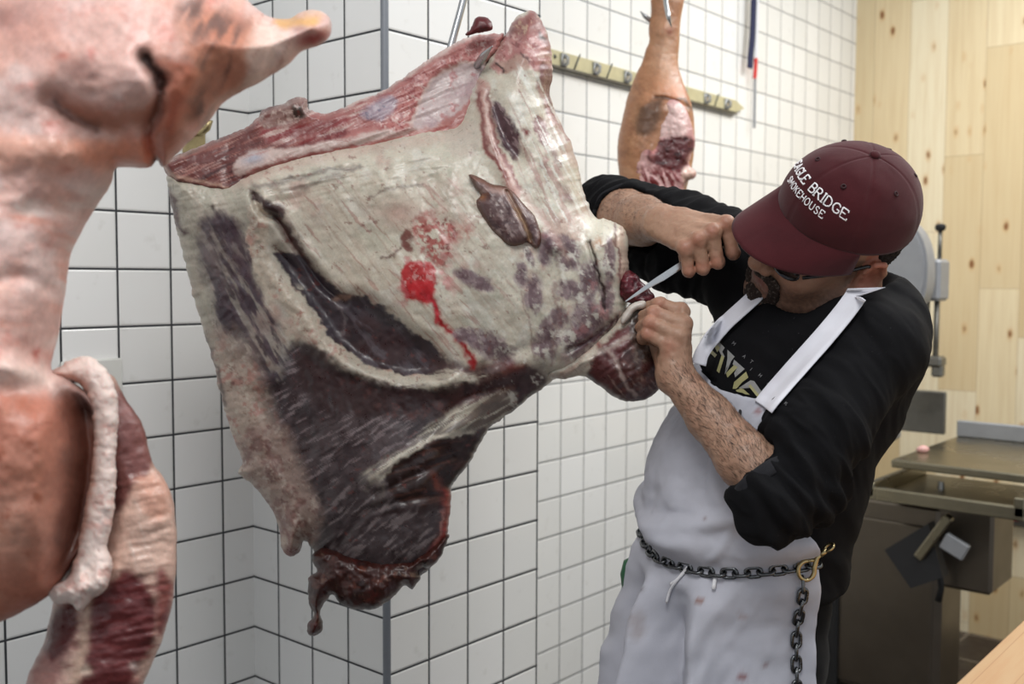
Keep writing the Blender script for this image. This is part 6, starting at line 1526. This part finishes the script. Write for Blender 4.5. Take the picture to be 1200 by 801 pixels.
# ------------------------------------------------------------------ meat bandsaw
TZ = .90
def flo(px, py, z): return on_plane(px, py, 2, z)
def bandsaw():
    A = flo(1044, 538, TZ); Bk = flo(1108, 509, TZ); D = flo(1182, 562, TZ)
    x0, y1 = A[0], A[1]; x1 = min(Bk[0], xW - .05); y0 = D[1] - .25
    print('saw', A, Bk, D, xW)
    root = empty('meat_bandsaw', ((x0 + x1) / 2, y1, 0)); tag(root, 'grey steel meat bandsaw with table and cabinet before the pine wall', 'bandsaw')
    mT = simple('saw_table_steel', (134, 127, 108), .3, .95, .08, 14, .1); mCab = simple('cabinet_steel', (104, 96, 86), .36, .85, .1, 10, .1); mCast = simple('cast_aluminium_paint', (150, 152, 156), .5, .35, .05, 30, .1)
    MB().box(((x0 + x1) / 2, (y0 + y1) / 2, TZ - .012), (x1 - x0, y1 - y0, .024), None, .004).build('table', mT, root)
    MB().box((x1 - .008, (y0 + y1) / 2, TZ + .028), (.016, y1 - y0, .056), None, .004).build('table_upstand', mCast, root)
    # sliding tray below the front edge, with raised sides
    t = MB(); tx0, tx1 = x0 - .11, x0 + .34; ty0, ty1 = y1 - .40, y1 + .03; tz = TZ - .10
    t.box(((tx0 + tx1) / 2, (ty0 + ty1) / 2, tz), (tx1 - tx0, ty1 - ty0, .014), None, .003)
    t.box((tx0 + .012, (ty0 + ty1) / 2, tz + .016), (.024, ty1 - ty0, .03), None, .004); t.box(((tx0 + tx1) / 2, ty0 + .014, tz + .028), (tx1 - tx0, .028, .055), None, .004); t.box(((tx0 + tx1) / 2, ty1 - .012, tz + .022), (tx1 - tx0, .024, .045), None, .004)
    t.build('sliding_tray', mT, root)
    k = MB(); k.tube(np.array([[x0 + .12, ty1 - .14, tz + .004], [x0 + .12, ty1 - .14, tz + .03]]), [.012, .009], 12); k.build('tray_knob', mSteel, root, False, 40)
    # lower wheel cabinet and its column
    cx0, cx1 = x0 + .10, x0 + .32; cy0 = on_plane(1102, 690, 0, x0 + .10)[1]; cy1 = on_plane(955, 690, 0, x0 + .10)[1]
    MB().box(((cx0 + cx1) / 2, (cy0 + cy1) / 2, .44), (cx1 - cx0, cy1 - cy0, .64), None, .02).build('cabinet', mCab, root)
    MB().box((cx0 - .004, (cy0 + cy1) / 2 - .02, .42), (.012, (cy1 - cy0) * .80, .54), None, .004).build('cabinet_door', mCab, root)
    MB().box((cx0 - .01, cy1 - .06, .45), (.035, .055, .66), None, .008).build('door_post', mBlack, root)
    for dx, dy in ((.04, .05), (.04, -.05), (-.04, .05), (-.04, -.05)):
        fx = cx0 if dx > 0 else cx1; fy = cy0 if dy > 0 else cy1
        MB().tube(np.array([[fx + dx, fy + dy, .0], [fx + dx, fy + dy, .015], [fx + dx, fy + dy, .03], [fx + dx, fy + dy, .13]]), [.03, .028, .018, .018], 14).build('foot', mBlack, root, False, 40)
    lv = MB(); L0 = on_plane(1098, 660, 0, cx0 - .012); lv.tube(np.array([L0, L0 + [-.03, 0, .005], L0 + [-.04, -.02, -.01], L0 + [-.042, -.028, -.06], L0 + [-.04, -.02, -.10]]), [.010, .010, .009, .009, .011], 10); lv.build('door_lever', mBlack, root, True)
    # motor box and scrap chute hung under the table
    bx0, bx1 = x0 - .02, x0 + .30; by0 = on_plane(1156, 620, 0, x0 + .04)[1]; by1 = on_plane(1046, 620, 0, x0 + .04)[1]
    MB().box(((bx0 + bx1) / 2 + .08, (by0 + by1) / 2 , TZ - .26), (bx1 - bx0 - .1, by1 - by0, .26), None, .01).build('drive_box', mCab, root)
    c = MB(); c.prism([(0, 0), (.125, .10), (.17, -.05), (.08, -.10)], (bx0 + .02, by1 - .01, TZ - .265), (0, -1, 0), (0, 0, 1), 0, .05, (-1, 0, 0)); c.build('scrap_chute', simple('black_coated_steel', (46, 46, 48), .45, .3, .1, 20, .1), root)
    b = MB(); th = math.radians(-58); Rm = np.array([[1, 0, 0], [0, math.cos(th), -math.sin(th)], [0, math.sin(th), math.cos(th)]])
    b.box((bx0 - .04, by1 - .155, TZ - .20), (.03, .16, .026), Rm, .004); b.build('chute_arm', mT, root)
    b = MB(); th = math.radians(25); Rm = np.array([[1, 0, 0], [0, math.cos(th), -math.sin(th)], [0, math.sin(th), math.cos(th)]]); b.box((bx0 - .045, by1 - .215, TZ - .215), (.02, .07, .05), Rm, .004); b.build('chute_plate', mCast, root)
    # the head: round upper wheel cover, its side box, posts, rod, guide
    dh = depth_of(A) + .22
    hp = lambda px, py, d=dh: atw(px, py, d)
    out = [(x - 14, y) for x, y in [(1030, 268), (1050, 258), (1068, 260), (1080, 276), (1086, 300), (1087, 330), (1083, 352), (1070, 368), (1056, 378), (1036, 380), (1010, 372), (995, 340), (995, 300), (1008, 276)]]
    o = W2C(hp(1040, 320)); pl = spline(np.array(out, float), 4, True)
    V1 = np.array([hp(x, y) for x, y in pl]); nrm = np.array([1.0, 0, 0]); n = len(pl)
    # cover is a drum that turns about the saw's own axis
    cc = V1.mean(0); ex = np.array([0, -1.0, 0]); P2 = [((p - cc) @ ex * 1.0, (p - cc)[2]) for p in V1]
    sc = (abs(RT @ ex)); P2 = [(((W2C(p) - W2C(cc))[0]) / sc, (p - cc)[2]) for p in V1]
    MB().prism(P2, cc, ex, (0, 0, 1), 0, .07, (1, 0, 0)).build('wheel_cover', mCast, root, False, 35)
    P3_ = [(x * .93, z * .93) for x, z in P2]
    MB().prism(P3_, cc, ex, (0, 0, 1), -.008, .004, (1, 0, 0)).build('cover_lid', mCast, root, False, 35)
    q = W2C(hp(1091, 328)); s1 = C2W(q)
    MB().box(s1 + np.array([.05, 0, 0]), (.10, .055, .135), None, .01).build('guide_bracket', mCast, root)
    for px, r in ((1079, .0125), (1092, .009)):
        a = hp(px, 352) + np.array([.05, 0, 0]); MB().tube(np.array([a, [a[0], a[1], a[2] - .22]]), r, 12).build('guide_post', mDarkSteel, root, True)
    a = hp(1095, 300) + np.array([.05, 0, 0]); MB().tube(np.array([a - [0, 0, .02], a + [0, 0, .085]]), .007, 10).build('tension_rod', mDarkSteel, root, True)
    MB().tube(np.array([a + [0, 0, .083], a + [0, 0, .090], a + [0, 0, .1], a + [0, 0, .106]]), [.012, .017, .017, .010], 14).build('rod_knob', mBlack, root, False, 40)
    g = hp(1086, 424) + np.array([.05, 0, 0]); m = MB(); m.box(g, (.06, .075, .035), None, .008); m.box(g + [0, -.02, -.03], (.035, .035, .04), None, .006); m.build('blade_guide', mDarkSteel, root)
    # neck that carries the head
    c1 = hp(1050, 420); MB().box((c1[0] + .10, c1[1] + .10, (TZ + c1[2] + .16) / 2), (.12, .14, c1[2] + .16 - TZ), None, .015).build('column', mCast, root)
    e = flo(1088, 508, TZ); MB().box((e[0] + .02, e[1] + .03, TZ + .075), (.02, .16, .15), None, .004).build('side_guard', mDarkSteel, root)
    return root
bandsaw()
s = flo(1082, 526, TZ + .010); V, F = None, None
S = Sdf(); S.ell(W2C(s), (.018, .012, .014), None, .01).ell(W2C(s + [.012, .012, -.004]), (.014, .009, .014), None, .01); Va, Fa = nets(S, .003)
o = cmesh('meat_scrap', Va, Fa, mMeat, None, np.tile(lin((226, 176, 170)), (len(Va), 1))); tag(o, 'small pink scrap of meat on the bandsaw table', 'meat')
# switch box on the pine wall
sw = on_plane(1196, 592, 0, xW); b = empty('switch_box', sw); tag(b, 'grey switch box with a red button on the pine wall', 'switch')
MB().box(sw + [-.03, 0, .0], (.06, .10, .15), None, .008).build('housing', mDarkSteel, b)
MB().tube(np.array([sw + [-.058, -.0, -.03], sw + [-.066, -.0, -.03], sw + [-.076, -.0, -.03]]), [.022, .022, .016], 16).build('button', simple('red_plastic', (190, 46, 34), .4, 0, .05, 50, 0), b, False, 40)
# ------------------------------------------------------------------ butcher block corner in the right foreground
def block():
    z = .885; P0 = flo(1110, 806, z); P1 = flo(1206, 716.5, z); e = P1 - P0; e[2] = 0; e /= np.linalg.norm(e); n = np.array([e[1], -e[0], 0]); L = 1.15; W_ = .62
    o = P0 - e * .12 if False else P0 - e * .55
    root = empty('butcher_block_table', (*(o + e * L / 2 + n * W_ / 2)[:2], 0)); tag(root, 'pale wooden butcher block table corner at the bottom right', 'table')
    t = NT('butcher_block_maple'); Pp = t.pos(); cx = t.new('ShaderNodeVectorMath', operation='DOT_PRODUCT'); t.ln(Pp, cx.inputs[0]); cx.inputs[1].default_value = tuple(n)
    cy = t.new('ShaderNodeVectorMath', operation='DOT_PRODUCT'); t.ln(Pp, cy.inputs[0]); cy.inputs[1].default_value = tuple(e)
    u = t.math('DIVIDE', cx.outputs['Value'], .045); iu = t.math('FLOOR', u); w = t.new('ShaderNodeTexWhiteNoise', noise_dimensions='1D'); t.ln(iu, w.inputs['W'])
    g = t.new('ShaderNodeCombineXYZ'); t.ln(t.math('MULTIPLY', cx.outputs['Value'], 90.0), g.inputs[0]); t.ln(t.math('MULTIPLY', cy.outputs['Value'], 7.0), g.inputs[1]); t.ln(t.math('MULTIPLY', w.outputs['Value'], 20.0), g.inputs[2])
    gn = t.noise(g.outputs[0], 1.0, 4); base = t.ramp(w.outputs['Value'], [(0, lin((170, 132, 92))), (.5, lin((188, 154, 114))), (1, lin((180, 142, 102)))])
    f = t.math('FRACT', u); j = t.maprange(t.math('MINIMUM', f, t.math('SUBTRACT', 1.0, f)), 0, .03, .6, 0)
    t.set(base=t.mix(j, t.mix(t.maprange(gn, .4, .75, 0, .5), base, rgba((176, 126, 82))), rgba((150, 104, 66))), rough=.5, normal=t.bump(gn, .1, .001))
    c = o + e * L / 2 + n * W_ / 2; M = np.array([e, n, [0, 0, 1.0]]).T
    MB().box((c[0], c[1], z - .03), (L, W_, .06), M, .006).build('top', t.m, root)
    for a in (.06, L - .06):
        for b2 in (.07, W_ - .06):
            q = o + e * a + n * b2; MB().box((q[0], q[1], (z - .06) / 2), (.06, .06, z - .06), M, .006).build('leg', t.m, root)
block()
